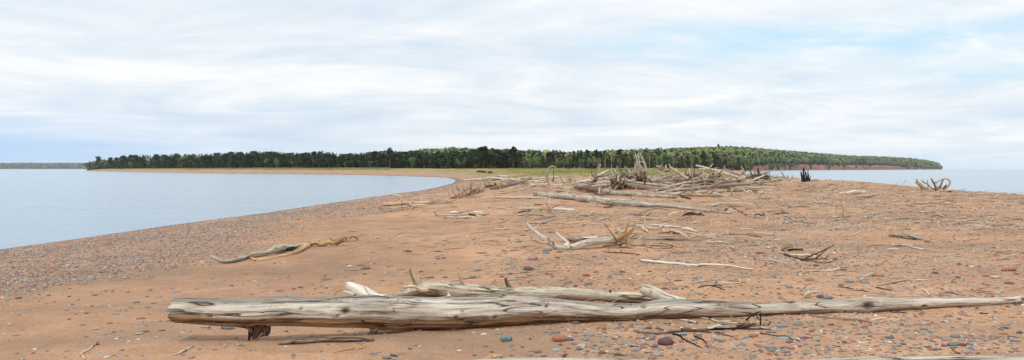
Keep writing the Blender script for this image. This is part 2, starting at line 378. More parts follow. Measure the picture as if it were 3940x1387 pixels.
# ------------------------------------------------------------------ sky
SUN_EL, SUN_AZ = math.radians(60), math.radians(200)   # azimuth clockwise from +Y : the sun is behind clouds, behind-left of the viewer
def sky():
    w = bpy.data.worlds.new('World'); bpy.context.scene.world = w; w.use_nodes = True
    nt = w.node_tree; nt.nodes.clear(); n = N(nt)
    out = n.node('ShaderNodeOutputWorld')
    sk = n.node('ShaderNodeTexSky', sky_type='NISHITA'); sk.sun_disc = False; sk.sun_elevation = SUN_EL; sk.sun_rotation = SUN_AZ; sk.air_density = 1.0; sk.dust_density = 1.0
    b1 = n.node('ShaderNodeBackground'); n.L(sk.outputs[0], b1.inputs[0]); b1.inputs[1].default_value = .10
    D = n.node('ShaderNodeTexCoord').outputs['Generated']
    x, y, z = n.sep(D)
    zz = n.math('ADD', n.math('MAXIMUM', z, 0), .11)
    comb = n.node('ShaderNodeCombineXYZ'); n.L(n.math('DIVIDE', x, zz), comb.inputs[0]); n.L(n.math('DIVIDE', y, zz), comb.inputs[1])
    p = comb.outputs[0]
    pr = n.node('ShaderNodeMapping'); n.L(p, pr.inputs['Vector']); pr.inputs['Rotation'].default_value = (0, 0, math.radians(-14)); pr.inputs['Scale'].default_value = (.85, 1.05, 1); pr.inputs['Location'].default_value = (3.1, 7.7, 0)
    p = pr.outputs[0]
    c1 = n.noise(p, 1, 6, .58, dist=.9); c2 = n.noise(n.vmul(p, (2.6, 2.6, 1)), 1, 5, .6, dist=.3); c3 = n.noise(n.vmul(p, (.45, .45, 1)), 1, 2, .5)
    f = n.math('ADD', n.math('ADD', n.math('MULTIPLY', c1, .55), n.math('MULTIPLY', c2, .18)), n.math('MULTIPLY', c3, .32))
    col = n.ramp(f, [(.36, (.64,.745,.87)), (.46, (.75,.83,.915)), (.54, (.86,.905,.95)), (.64, (1.02,1.02,1.02))])
    def blob(cx, cz, sx, sz):
        ax = n.math('DIVIDE', n.math('SUBTRACT', n.math('DIVIDE', x, n.math('MAXIMUM', y, .05)), cx), sx)
        az = n.math('DIVIDE', n.math('SUBTRACT', z, cz), sz)
        r2 = n.math('ADD', n.math('MULTIPLY', ax, ax), n.math('MULTIPLY', az, az))
        e = n.math('POWER', 2.718, n.math('MULTIPLY', r2, -1.0))
        return n.math('MULTIPLY', e, n.math('GREATER_THAN', y, .05))
    # openings in the cloud deck to the right, and the far clear air low on the left
    gap = n.math('ADD', n.math('ADD', blob(.52, .150, .26, .022), n.math('MULTIPLY', blob(.26, .165, .16, .020), .75)), n.math('MULTIPLY', blob(.60, .105, .2, .012), .5))
    gapf = n.math('MULTIPLY', n.math('MULTIPLY', gap, n.ramp(n.math('ADD', n.math('MULTIPLY', c1, .5), n.math('MULTIPLY', c2, .5)), [(.42, 1), (.60, .15)])), 1.25, clamp=True)
    col = n.mix(gapf, col, (.58,.82,.97))
    low = n.math('MULTIPLY', blob(-.85, 0.0, .45, .05), .95)
    col = n.mix(low, col, (.30,.56,.95))
    hz = n.math('POWER', 2.718, n.math('MULTIPLY', n.math('MAXIMUM', z, 0), -38.0))
    col = n.mix(n.math('MULTIPLY', hz, .55), col, n.mix(n.ramp(x, [(.2, 0), (.8, 1)]), (.60,.80,1.02), (.84,.94,1.05)))
    b2 = n.node('ShaderNodeBackground'); n.L(col, b2.inputs[0]); b2.inputs[1].default_value = 1.0
    mx = n.node('ShaderNodeMixShader'); mx.inputs[0].default_value = .93
    n.L(b1.outputs[0], mx.inputs[1]); n.L(b2.outputs[0], mx.inputs[2]); n.L(mx.outputs[0], out.inputs[0])
    ld = bpy.data.lights.new('sun', 'SUN'); ld.energy = 1.5; ld.angle = math.radians(10); ld.color = (1, .95, .87)
    s = bpy.data.objects.new('sun', ld); link(s)
    # light travels along -Z of the lamp
    dirv = np.array([math.sin(SUN_AZ)*math.cos(SUN_EL), math.cos(SUN_AZ)*math.cos(SUN_EL), math.sin(SUN_EL)])
    import mathutils
    s.rotation_euler = mathutils.Vector(dirv).to_track_quat('Z', 'Y').to_euler()
sky()
cam = bpy.data.cameras.new('camera'); co = bpy.data.objects.new('camera', cam); link(co)
co.location = (0, 0, H); co.rotation_euler = (math.pi/2, 0, 0); cam.sensor_width = 36; cam.lens = 36*F/3940; cam.shift_y = -(693.5-HY)/3940
cam.clip_start = .1; cam.clip_end = 60000
sc = bpy.context.scene; sc.camera = co
sc.view_settings.view_transform = 'Standard'; sc.view_settings.look = 'None'; sc.view_settings.exposure = 0.08; sc.view_settings.gamma = 1
sc.cycles.max_bounces = 8; sc.cycles.volume_bounces = 2; sc.cycles.diffuse_bounces = 3

def haze():
    s, z0, z1 = 8700, -4.2, 95
    v = [(-s,-s,z0),(s,-s,z0),(s,s,z0),(-s,s,z0),(-s,-s,z1),(s,-s,z1),(s,s,z1),(-s,s,z1)]
    mb = MB(); mb.add(v, [(0,3,2,1),(4,5,6,7),(0,1,5,4),(1,2,6,5),(2,3,7,6),(3,0,4,7)])
    m = bpy.data.materials.new('haze'); m.use_nodes = True; nt = m.node_tree; nt.nodes.clear()
    out = nt.nodes.new('ShaderNodeOutputMaterial'); pv = nt.nodes.new('ShaderNodeVolumePrincipled')
    pv.inputs['Color'].default_value = (.93, .97, 1, 1); pv.inputs['Density'].default_value = 5.0e-5; pv.inputs['Anisotropy'].default_value = .2
    nt.links.new(pv.outputs[0], out.inputs['Volume'])
    o = build('haze', mb, m, smooth=False); tag(o, 'thin bluish lake haze over the far shores', 'haze', kind='stuff')
haze()
# ------------------------------------------------------------------ foliage
def leaf_mat(name, cols, rnd=.35, attrcol=False, rough=.8):
    m, nt, bs, out = newmat(name); n = N(nt)
    pos = n.node('ShaderNodeTexCoord').outputs['Object']
    f = n.noise(pos, 1.0, 4, .75)
    col = n.ramp(f, [(.35, cols[0]), (.5, cols[1]), (.66, cols[2])])
    if attrcol:
        col = n.mix(n.ramp(f, [(.3, .25), (.7, .0)]), n.attr('stain').outputs['Color'], cols[0])
    h = n.node('ShaderNodeHueSaturation'); n.L(col, h.inputs['Color'])
    oi = n.node('ShaderNodeObjectInfo').outputs['Random']
    if not attrcol:
        n.L(n.math('ADD', n.math('MULTIPLY', oi, .05), .475), h.inputs['Hue'])
        n.L(n.math('ADD', n.math('MULTIPLY', oi, rnd*2), 1-rnd), h.inputs['Value'])
    vt = n.node('ShaderNodeVectorTransform', vector_type='NORMAL', convert_from='OBJECT', convert_to='WORLD'); n.L(n.attr('grain').outputs['Vector'], vt.inputs[0])
    mx = n.node('ShaderNodeVectorMath', operation='NORMALIZE'); n.L(n.vadd(vt.outputs[0], n.vmul(n.node('ShaderNodeNewGeometry').outputs['Normal'], (.45,.45,.45))), mx.inputs[0])
    n.L(mx.outputs[0], bs.inputs['Normal'])
    n.L(h.outputs[0], bs.inputs['Base Color']); bs.inputs['Roughness'].default_value = rough; bs.inputs['Specular IOR Level'].default_value = .1
    return m
M_PINE = leaf_mat('pine_needles', [(.026,.046,.022), (.056,.092,.040), (.12,.165,.065)], .42)
M_SPRING = leaf_mat('spring_leaves', [(.12,.175,.055), (.19,.27,.08), (.27,.34,.11)], .25)
M_BUDS = leaf_mat('budding_twigs', [(.16,.145,.10), (.22,.20,.13), (.28,.28,.15)], .2)
M_MIX = leaf_mat('forest_foliage', [(.030,.045,.025), (.1,.1,.1), (.1,.1,.1)], attrcol=True)
def plain(name, a, b, sc=3, rough=.9):
    m, nt, bs, out = newmat(name); n = N(nt)
    n.L(n.mix(n.noise(n.attr('grain').outputs['Vector'], sc, 4, .65), a, b), bs.inputs['Base Color']); bs.inputs['Roughness'].default_value = rough
    return m
M_BARK = plain('pine_bark', (.05,.035,.028), (.16,.12,.10)); M_BIRCH = plain('birch_bark', (.42,.40,.36), (.66,.63,.57)); M_GREYB = plain('grey_bark', (.14,.12,.11), (.28,.25,.22))
def leaf_quads(mb, pts, size, up=.35, stain=None, nrm=None):
    k = len(pts); a = rng.normal(size=(k, 3)); a[:, 2] *= up; a /= np.linalg.norm(a, axis=1)[:, None]+1e-9
    b = rng.normal(size=(k, 3)); b[:, 2] *= .7; b -= a*(a*b).sum(1)[:, None]; b /= np.linalg.norm(b, axis=1)[:, None]+1e-9
    s = (size*(.6+.8*rng.random(k)))[:, None] if np.ndim(size) else size*(.6+.8*rng.random((k, 1)))
    V = np.stack([pts-a*s-b*s*.5, pts+a*s-b*s*.6, pts+a*s*.7+b*s*.6, pts-a*s*.8+b*s*.5], 1)
    V += rng.normal(size=V.shape)*s[:, None]*.15
    q = np.arange(k*4).reshape(-1, 4)
    st = None if stain is None else np.repeat(stain, 4, axis=0)
    if nrm is None:
        nrm = np.asarray(pts)-[0, 0, np.mean(pts, 0)[2]*.8]; nrm = nrm*[1, 1, .6]
    nrm = nrm/(np.linalg.norm(nrm, axis=1)[:, None]+1e-6)+[0, 0, .35]
    mb.add(V.reshape(-1, 3), q, grain=np.repeat(nrm, 4, 0), stain=st)
def conifer(h, spread, kind):
    tr = MB(); tube(tr, [(0,0,-.3),(.05*h*.1,0,h*.5),(0,.02*h,h*.97)], [h*.022, h*.014, .04], n=6, amp=.1, seed=rng.integers(99))
    if kind == 'pine':
        for k in range(7):
            a = rng.random()*6.28; z = h*(.35+.5*rng.random()); tube(tr, [(0,0,z),(math.cos(a)*spread*.6, math.sin(a)*spread*.6, z+.3)], [h*.008, .02], n=4, amp=0)
    cr = MB(); pts = []; sz = []
    if kind == 'spruce':
        for z in np.arange(.10, .99, .045):
            R = spread*(1-z)**.8*(.8+.4*rng.random())+.15
            for b in range(int(4+7*(1-z))):
                a = rng.random()*6.28; rr = R*(.75+.4*rng.random())
                for t in (.3, .6, .85, 1.0):
                    pts.append([math.cos(a)*rr*t+rng.normal()*.12, math.sin(a)*rr*t+rng.normal()*.12, h*z-rr*t*.28+rng.normal()*.15]); sz.append(.42)
    else:
        base = .25 if kind == 'pine' else .45
        for k in range(int(26 if kind == 'pine' else 15)):
            z = base+(1.0-base)*rng.random()**.8; a = rng.random()*6.28
            R = spread*(1.05-z)**.5*(.5+.7*rng.random())
            cx, cy, cz = math.cos(a)*R*.75, math.sin(a)*R*.75, h*z*.97
            pr = spread*.36*(.7+.6*rng.random())
            for _ in range(20):
                v = rng.normal(size=3); v /= np.linalg.norm(v)+.01
                pts.append([cx+v[0]*pr, cy+v[1]*pr, cz+v[2]*pr*.42+.1]); sz.append(.42)
        pts += [[rng.normal()*.2, rng.normal()*.2, h*(.9+.08*rng.random())] for _ in range(14)]; sz += [.35]*14
    leaf_quads(cr, np.array(pts), np.array(sz), .45)
    return tr, cr
def broadleaf(h, spread, sparse=False):
    tr = MB(); s = rng.integers(99)
    tube(tr, [(0,0,-.3),(.02*h,0,h*.4),(.0,.03*h,h*.85)], [h*.014, h*.011, .03], n=6, amp=.1, seed=s)
    for k in range(5):
        a = rng.random()*6.28; z = h*(.35+.35*rng.random()); tube(tr, [(0,0,z),(math.cos(a)*spread*.5, math.sin(a)*spread*.5, z+h*.2)], [h*.007, .02], n=4, amp=0)
    cr = MB(); pts = []
    for k in range(16 if not sparse else 11):
        v = rng.normal(size=3); v /= np.linalg.norm(v)
        c = np.array([v[0]*spread*.62, v[1]*spread*.62, h*.62+v[2]*h*.27]); pr = spread*.42*(.7+.5*rng.random())
        m = 24 if not sparse else 15
        w = rng.normal(size=(m, 3)); w /= np.linalg.norm(w, axis=1)[:, None]
        pts.append(c+w*[pr, pr, pr*.8])
    leaf_quads(cr, np.concatenate(pts), .36, .7)
    return tr, cr
PROT = {}
def protos(key, kind, mats, count, **k):
    PROT[key] = []
    for i in range(count):
        h = k['h']*(.92+.16*rng.random())
        tr, cr = conifer(h, k['sp'], kind) if kind in ('pine', 'spruce', 'tallpine') else broadleaf(h, k['sp'], kind == 'sparse')
        PROT[key].append((h, mesh_from('trunk', tr, mats[0]), mesh_from('crown', cr, mats[1], smooth=False)))
protos('pine', 'pine', (M_BARK, M_PINE), 5, h=10, sp=2.6)
protos('spruce', 'spruce', (M_BARK, M_PINE), 4, h=10, sp=2.2)
protos('tallpine', 'tallpine', (M_BARK, M_PINE), 2, h=10, sp=2.2)
protos('green', 'broad', (M_GREYB, M_SPRING), 4, h=10, sp=2.9)
protos('birch', 'sparse', (M_BIRCH, M_SPRING), 4, h=10, sp=2.0)
protos('bare', 'sparse', (M_GREYB, M_BUDS), 3, h=10, sp=2.2)
TL = dict(pine=('pine_tree', 'dark pine with a broken layered crown', 'pine tree'), spruce=('spruce_tree', 'narrow dark pointed spruce', 'spruce tree'),
          tallpine=('pine_tree', 'tall dark pine with high ragged crown', 'pine tree'), green=('leafy_tree', 'fresh green spring leafed tree', 'tree'),
          birch=('birch_tree', 'thin pale trunked birch in new leaf', 'birch tree'), bare=('budding_tree', 'grey brown tree still in bud', 'tree'))
def tree(key, x, y, h, z=None, where='', group=None, label=None, wide=1.0):
    h0, tm, cm = PROT[key][rng.integers(len(PROT[key]))]
    nm, lb, cat = TL[key]
    if z is None: z = float(zf(x, y))
    r = empty(nm, (x, y, z)); s = h/h0; r.scale = (s*wide, s*wide, s); r.rotation_euler = (0, 0, rng.random()*6.28)
    link(bpy.data.objects.new('trunk', tm), r); link(bpy.data.objects.new('crown', cm), r)
    tag(r, label or (lb+' '+where), cat, group or ({'pine':'dark pines', 'spruce':'spruces', 'tallpine':'dark pines'}.get(key, 'leafy trees')+' '+where)); return r
def interp(x, tab, k): return float(np.interp(x, [t[0] for t in tab], [t[k] for t in tab]))
# front of the shoreline wood : px, distance, skyline py
WOOD = [(325,1130,634),(372,1080,612),(440,980,612),(470,900,595),(600,790,592),(760,690,590),(900,620,582),(1030,580,578),(1150,560,585),(1240,530,578),(1330,520,590),(1500,480,574),(1600,470,588),(1700,450,580),(1780,430,578),(1860,420,566),(1950,410,568),(2012,400,600)]
def wood_zone(px):
    return 'at the far left tip of the wood' if px < 470 else 'in the left half of the shoreline wood' if px < 1150 else 'in the middle of the shoreline wood' if px < 1700 else 'at the right end of the shoreline wood'
px = 470.
while px < 2010:
    D = interp(px, WOOD, 1); top = interp(px, WOOD, 2)
    for row in range(2):
        d = D*(1+.035*row)+rng.normal()*3; p = px+rng.normal()*4
        key = rng.choice(['pine', 'pine', 'spruce', 'tallpine', 'green'], p=[.42, .2, .24, .06, .08])
        x = (p-CX)/F*d; z = float(zf(x, d)); full = H+(HY-top)/F*d-z
        h = full*(.62+.36*rng.random()**.7)*(1.0 if row else .86)
        if key == 'green': h *= .75
        tree(key, x, d, h, z, wood_zone(px), wide=1.25)
    px += 11+5*rng.random() if px > 900 else 14+6*rng.random()
for p, k, h_, w_ in [(335,'green',30,1.6),(352,'green',36,1.7),(378,'pine',50,1.2),(398,'green',38,1.7),(425,'pine',44,1.2),(448,'pine',44,1.0),(412,'green',36,1.4),(365,'green',26,1.6)]:
    D = interp(p, WOOD, 1)+5; x = (p-CX)/F*D; z = max(.6, float(zf(x, D))); tree(k, x, D, h_*D/F, z, 'at the far left tip of the wood', wide=w_)
for p, k, top, w_, lb in [(1975,'tallpine',566,1.2,'ragged old pine leaning at the right end of the dark wood'),(1500,'tallpine',570,1.1,'single high pine crown rising over the middle of the wood'),
        (1862,'pine',563,1.3,'broad dark pine crown highest at the right end of the wood'),(2002,'tallpine',590,1.2,'last thin pine where the dark wood meets the birches'),
        (700,'green',600,1.5,'bright green bushy tree in front of dark pines at left'),(1585,'green',604,1.0,'yellow green tree in front of the pines in mid wood'),
        (1660,'spruce',628,1.5,'small bushy green conifer at the beach edge of wood'),(1830,'green',634,1.6,'low yellow green bush before the right end pines'),(1065,'birch',608,1.2,'thin pale birch among the dark pines at left')]:
    D = interp(p, WOOD, 1)-12; x = (p-CX)/F*D; z = float(zf(x, D)); tree(k, x, D, H+(HY-top)/F*D-z, z, '', 'marked trees of the shoreline wood', lb, w_)

# ------------------------------------------------------------------ wooded hills and the red bluff
# px, front distance, ridge distance, skyline py (tree tops), bank top py
HILL = [(1380,640,1000,600,649),(1560,650,1050,592,649),(1620,650,1050,582,649),(1740,650,1050,575,649),(1860,650,1050,580,649),(1960,620,1000,585,649),(2020,600,950,586,649),(2120,590,900,592,649),(2160,590,880,598,649),(2260,590,880,602,649),(2330,600,900,590,649),(2420,620,950,584,648),(2560,650,1000,577,648),
        (2700,720,1100,571,648),(2800,820,1200,567,645),(2870,950,1300,570,640),(2960,1250,1600,577,631),(3060,1500,1900,583,632),(3130,1650,2050,589,632),(3220,1800,2250,597,635),(3320,2000,2500,602,634),(3400,2200,2700,604,636),(3480,2400,2900,608,641),(3560,2600,3100,613,646),(3605,2750,3150,622,648),(3624,2850,3050,642,649)]
NU, VR = 420, [0, .03, .05, .15, .3, .5, .75, 1.0, 1.15, 1.5]
def hill_pt(px, v, tops=False):
    D0, D1, sky_, bank = [np.interp(px, [t[0] for t in HILL], [t[k] for t in HILL]) for k in (1, 2, 3, 4)]
    th = 15.0
    D = D0+(D1-D0)*v
    zb = H+(HY-bank)/F*D0; zr = H+(HY-sky_)/F*D1-th*.92
    zr = np.maximum(zr, zb+1)
    z = zb+(zr-zb)*sstep(0, 1, np.clip(v, 0, 1))**.8 if True else 0
    z = np.where(v > 1, zr-(zr)*(v-1)*2.2, z)
    return (px-CX)/F*D, D, z
def hills():
    pxs = np.linspace(1380, 3624, NU); vs = np.array([0, .0, .006, .03, .08, .2, .35, .5, .65, .8, .92, 1.0, 1.2, 1.5])
    PX, VV = np.meshgrid(pxs, vs, indexing='ij')
    x, y, z = hill_pt(PX, VV)
    bankw = sstep(2830, 2900, PX)
    spur = noise2(PX/16, 0, 61)*.55+noise2(PX/6, 0, 62)*.35
    y[:, 0] -= 16*bankw[:, 0]*(1+.5*spur[:, 0]); z[:, 0] = -1.0; x[:, 0] = (pxs-CX)/F*y[:, 0]
    z[:, 1] = np.where(bankw[:, 1] > 0, z[:, 1]*(.55+.4*np.abs(spur[:, 1])), z[:, 1]-1)
    y[:, 1] -= 7*bankw[:, 1]*(1+1.0*spur[:, 1])
    z += (noise2(x/30, y/30, 63)*1.2)*(VV > .05)
    mb = MB(); nu, nv = PX.shape
    i = np.arange(nu-1)[:, None]*nv; j = np.arange(nv-1)[None]
    q = np.stack([i+j, i+nv+j, i+nv+j+1, i+j+1], -1).reshape(-1, 4)
    st = np.zeros((nu, nv, 3)); st[..., 0] = (bankw > .3)*(np.arange(nv)[None] < 4)
    V = np.stack([x, y, z], -1).reshape(-1, 3); mb.add(V, q, stain=st.reshape(-1, 3), grain=V/10)
    m, nt, bs, out = newmat('red_clay_and_forest_floor'); n = N(nt)
    g = n.attr('grain').outputs['Vector']; s = n.sep(n.attr('stain').outputs['Vector'])
    red = n.ramp(n.noise(n.vmul(g, (1.2, 1.2, 3)), 1, 5, .65), [(.35, (.22,.075,.055)), (.5, (.46,.17,.125)), (.66, (.60,.29,.21))])
    n.L(n.mix(s[0], (.045,.05,.028), red), bs.inputs['Base Color']); bs.inputs['Roughness'].default_value = .95
    o = build('hills', mb, m, smooth=False); tag(o, 'wooded hillside ending in a red clay bluff above the lake', 'hills', kind='structure')
hills()
def forest_mass(name, label, pts, hs, wd, cols, n=26, leaf=.30, mat=None, flat=.8, cone=None):
    mb = MB(); k = len(pts)
    v = rng.normal(size=(k, n, 3)); v /= np.linalg.norm(v, axis=2)[..., None]
    rr = (.75+.35*rng.random((k, n, 1)))
    t = rng.random((k, n))
    V = pts[:, None]+v*rr*np.stack([wd, wd, hs*.36], -1)[:, None]; V[..., 2] += (hs*.62)[:, None]
    if cone is not None and cone.any():
        a = rng.random((k, n))*6.28; w = wd[:, None]*(1-t)*.75
        Vc = np.stack([pts[:, None, 0]+np.cos(a)*w, pts[:, None, 1]+np.sin(a)*w, pts[:, None, 2]+hs[:, None]*(.1+.9*t)], -1)
        V = np.where(cone[:, None, None], Vc, V)
    c = np.repeat(cols[:, None], n, 1)*(.85+.3*rng.random((k, n, 1)))
    leaf_quads(mb, V.reshape(-1, 3), np.repeat(wd*leaf, n), .6, c.reshape(-1, 3), nrm=v.reshape(-1, 3))
    o = build(name, mb, mat or M_MIX, smooth=False); tag(o, label, 'woodland', kind='stuff'); return o
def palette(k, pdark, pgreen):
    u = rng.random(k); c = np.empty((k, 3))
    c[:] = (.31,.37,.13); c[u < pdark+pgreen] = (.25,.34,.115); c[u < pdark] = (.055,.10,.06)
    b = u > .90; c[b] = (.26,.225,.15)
    return c*(.85+.3*rng.random((k, 1))), u < pdark
# hillside trees
def hillside():
    n = 5200; p = rng.uniform(1400, 3618, n); v = rng.random(n)**.75
    v[:900] = rng.random(900)*.05; p[:900] = rng.uniform(2780, 3618, 900)
    x, y, z = hill_pt(p, v); z += 0
    h = 11+6*rng.random(n); low = v < .3
    c, dk = palette(n, .16, .42); c2, dk2 = palette(n, .62, .2); c[low] = c2[low]; dk = np.where(low, dk2, dk)
    w = 2.9+1.4*rng.random(n)+(y/900); w[dk] *= .75
    edge = sstep(3500, 3620, p); h *= 1-.3*edge
    q = 1100; pb = rng.uniform(2860, 3622, q); tb = rng.random(len(pb)); kk = (tb > .78-.8*noise2(pb/20, 0, 66)-.7*noise2(pb/6, 0, 67)-1.2*sstep(3440, 3540, pb)) | (pb < 2885); pb, tb = pb[kk], tb[kk]; q = len(pb)
    xb, yb, zb = hill_pt(pb, np.zeros(q)); yb2 = yb-14*(1-tb); xb = xb*yb2/yb; zb = zb*tb*.8
    cb, db = palette(q, .45, .4); x = np.r_[x, xb]; y = np.r_[y, yb2]; z = np.r_[z, zb+1.2]; h = np.r_[h, 4+4*rng.random(q)]; w = np.r_[w, 2.4+1.6*rng.random(q)]; c = np.r_[c, cb*.9]; dk = np.r_[dk, db]
    forest_mass('hillside_forest', 'mixed green forest covering the hill and headland above the red bluff', np.c_[x, y, z-1.5], h, w, c, 64, cone=dk)
hillside()
def back_wood():
    n = 1700; p = rng.uniform(345, 2000, n); D = np.array([interp(a, WOOD, 1) for a in p]); t = np.array([interp(a, WOOD, 2) for a in p])
    d = D*(1.05+.12*rng.random(n)); x = (p-CX)/F*d; z = zf(x, d); h = (H+(HY-t)/F*d-z)*(.66+.30*rng.random(n))
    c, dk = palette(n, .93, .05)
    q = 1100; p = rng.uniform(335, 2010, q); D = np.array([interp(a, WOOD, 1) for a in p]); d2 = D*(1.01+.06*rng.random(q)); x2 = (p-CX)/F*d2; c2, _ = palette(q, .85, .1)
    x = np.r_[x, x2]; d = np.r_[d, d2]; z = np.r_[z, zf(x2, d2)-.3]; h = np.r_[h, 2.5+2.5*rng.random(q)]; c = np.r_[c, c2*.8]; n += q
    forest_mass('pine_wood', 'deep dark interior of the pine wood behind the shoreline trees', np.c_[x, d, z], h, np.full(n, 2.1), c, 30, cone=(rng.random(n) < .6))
back_wood()
# front trees of the mixed wood to the right of the pines
def mixed_front():
    px = 2012.
    while px < 2870:
        for row in range(2):
            D = interp(px, HILL, 1)-25+row*18; p = px+rng.normal()*4
            x = (p-CX)/F*D; z = float(zf(x, D)) if shore_dist(x, D) > 0 else 1.0
            left = px < 2330
            key = rng.choice(['birch', 'bare', 'green', 'spruce', 'pine'], p=[.42, .26, .16, .08, .08] if left else [.22, .10, .16, .42, .10])
            h = ((43 if px < 2110 else 36)+9*rng.random())*D/F if left else (38+22*rng.random())*D/F
            where = 'at the left of the birch wood' if left else 'under the hill behind the driftwood pile'
            tree(key, x, D, h*(1.1 if key in ('birch',) else .95), z, where)
        px += 10+6*rng.random()
    for p, k, hh, lb in [(2118,'pine',62,'dark blue green pine on its own among the birches, right one'),(2088,'spruce',52,'dark spruce left of the lone dark pine in the birches'),(2215,'pine',50,'dark pine half hidden in the birch wood left of the driftwood')]:
        D = 555; x = (p-CX)/F*D; tree(k, x, D, hh*D/F, None, '', 'dark conifers standing among the birches', lb, 1.5)
    D = 1000; x, y, z = hill_pt(np.array(2764.), np.array(.95)); tree('spruce', float(x), float(y), 19, float(z), '', 'marked trees of the hill', 'thin dark spruce spire standing above the hill skyline')
mixed_front()
# distant shore on the left
def far_shore():
    pxs = np.linspace(-500, 760, 60); mb = MB(); rows = []
    for (D, zt) in [(5000, -1), (5002, 3), (5200, 16), (5800, 34), (6400, 36), (7500, 0)]:
        hz = zt*(1-.25*sstep(380, 700, pxs)) + (zt > 5)*2.5*noise2(pxs/90, D/900., 71)
        rows.append(np.stack([(pxs-CX)/F*D, np.full(60, D), hz], -1))
    V = np.concatenate(rows); i = np.arange(5)[:, None]*60; j = np.arange(59)[None]
    q = np.stack([i+j, i+j+1, i+60+j+1, i+60+j], -1).reshape(-1, 4); mb.add(V, q, grain=V/40)
    o = build('far_hills', mb, plain('far_ground', (.05,.06,.035), (.09,.10,.05))); tag(o, 'low wooded land across the bay at the far left', 'hills', kind='structure')
    n = 2600; p = rng.uniform(-480, 720, n); t = rng.random(n); D = 5000+1000*t
    z = np.interp(D, [5000, 5200, 5800, 6400], [3, 16, 34, 36])*(1-.25*sstep(380, 700, p))
    c, dk = palette(n, .4, .4); c[t > .5] = c[t > .5]*.5+np.array([.13,.17,.06])*.5
    forest_mass('far_forest', 'hazy green forest along the low land across the bay', np.c_[(p-CX)/F*D, D, z-2], np.full(n, 16.), 9+4*rng.random(n), c, 14)
far_shore()

# ------------------------------------------------------------------ dune grass
def grass_blades(mb, x, y, z, hgt, w, cols):
    k = len(x); a = rng.random(k)*6.28; lx, ly = rng.normal(size=k)*.25*hgt, rng.normal(size=k)*.25*hgt
    b0 = np.stack([x-np.cos(a)*w, y-np.sin(a)*w, z-.05], -1); b1 = np.stack([x+np.cos(a)*w, y+np.sin(a)*w, z-.05], -1)
    tp = np.stack([x+lx, y+ly, z+hgt], -1)
    V = np.stack([b0, b1, tp], 1).reshape(-1, 3)
    mb.add(V, None, np.arange(k*3).reshape(-1, 3), grain=np.tile([[0, -.5, .85]], (k*3, 1)), stain=np.repeat(cols, 3, 0))
M_GRASS = leaf_mat('dune_grass_blades', [(.14,.13,.05), (.1,.1,.1), (.1,.1,.1)], attrcol=True)
def dune_grass():
    n = 150000; p = rng.uniform(1330, 2990, n); d = 112*np.exp(rng.random(n)*math.log(4.2)); x = (p-CX)/F*d
    sd = shore_dist(x, d); dens = sstep(9, 20, sd+6*noise2(x/12, d/14, 44))*sstep(118, 165, d+25*noise2(x/10, 0, 81))*(.35+.65*sstep(-.3, .4, noise2(x/6, d/12, 82)))
    dens *= .35+.65*sstep(1830, 2000, p)
    k = rng.random(n) < dens; x, d, p = x[k], d[k], p[k]; z = zf(x, d)
    g = sstep(-.5, .4, noise2(x/9, d/20, 83)+.35*(d < 210)-.25*(p > 2300))[:, None]
    c = np.array([.40,.35,.14])*(1-g)+np.array([.22,.29,.07])*g; c = c*(.7+.5*rng.random((len(x), 1)))
    hgt = (.18+.40*rng.random(len(x)))*(.7+.3*(p > 1950)); mb = MB(); grass_blades(mb, x, d, z, hgt, .02+d*.00016, c)
    o = build('dune_grass', mb, M_GRASS, smooth=False); tag(o, 'yellow green dune grass between the driftwood and the woods', 'grass', kind='stuff')
    # straw coloured strip along the far left beach
    n = 60000; p = rng.uniform(400, 1500, n); D = np.array([interp(a, WOOD, 1) for a in p]); d = D*(.78+.22*rng.random(n)); x = (p-CX)/F*d
    sd = shore_dist(x, d); k = sd > 22+6*noise2(x/20, d/30, 84); x, d = x[k], d[k]; z = zf(x, d)
    c = np.array([.40,.33,.17])*(.6+.6*rng.random((len(x), 1))); c[rng.random(len(x)) < .3] *= np.array([.6,.8,.5])
    mb = MB(); grass_blades(mb, x, d, z, .35+.4*rng.random(len(x)), .12, c)
    o = build('beach_grass', mb, M_GRASS, smooth=False); tag(o, 'dry straw coloured grass along the top of the far beach', 'grass', kind='stuff')
dune_grass()
def thicket(px, py_base, d, wpx_, hpx, label, col):
    x = (px-CX)/F*d; z = float(zf(x, d)); w = wpx_*d/F/2; h = hpx*d/F; k = int(420)
    v = rng.normal(size=(k, 3)); v /= np.linalg.norm(v, axis=1)[:, None]; v *= rng.random((k, 1))**.3
    top = 1+.25*noise2(v[:, 0]*3, px, 85)
    pts = np.c_[v[:, 0]*w, v[:, 1]*w*.4, (v[:, 2]*.5+.5)*h*top*(1-.25*np.abs(v[:, 0])**3)]
    mb = MB(); leaf_quads(mb, pts, max(.10, h*.14), 1.2, np.tile([col], (k, 1))*(.6+.8*rng.random((k, 1))))
    r = empty('shrub_thicket', (x, d, z)); o = build('foliage', mb, M_MIX, r, smooth=False)
    st = MB()
    for i in range(14):
        a = rng.uniform(-.9, .9)*w; tube(st, [(a, 0, -.1), (a+rng.normal()*.2, rng.normal()*.2, h*.5), (a+rng.normal()*.4, 0, h*1.05)], [.05, .03, .015], n=4)
    build('stems', st, WD['dark'], r); tag(r, label, 'shrub', 'brown bushes at the back of the grass')
thicket(2277, 652, 300, 50, 15, 'long dark brown thicket in the grass left of the driftwood pile', (.07,.04,.025))
thicket(2185, 651, 330, 24, 9, 'small reddish brown bush left of the long dark thicket', (.13,.07,.04))
thicket(2035, 652, 330, 44, 8, 'low red brown bush in front of the pale birch trunks', (.14,.075,.045))
thicket(1715, 651, 380, 46, 9, 'low brown bush at the foot of the wood above the bay', (.12,.07,.04))
thicket(1890, 651, 370, 30, 9, 'brown bush below the right end of the dark wood', (.16,.09,.05))
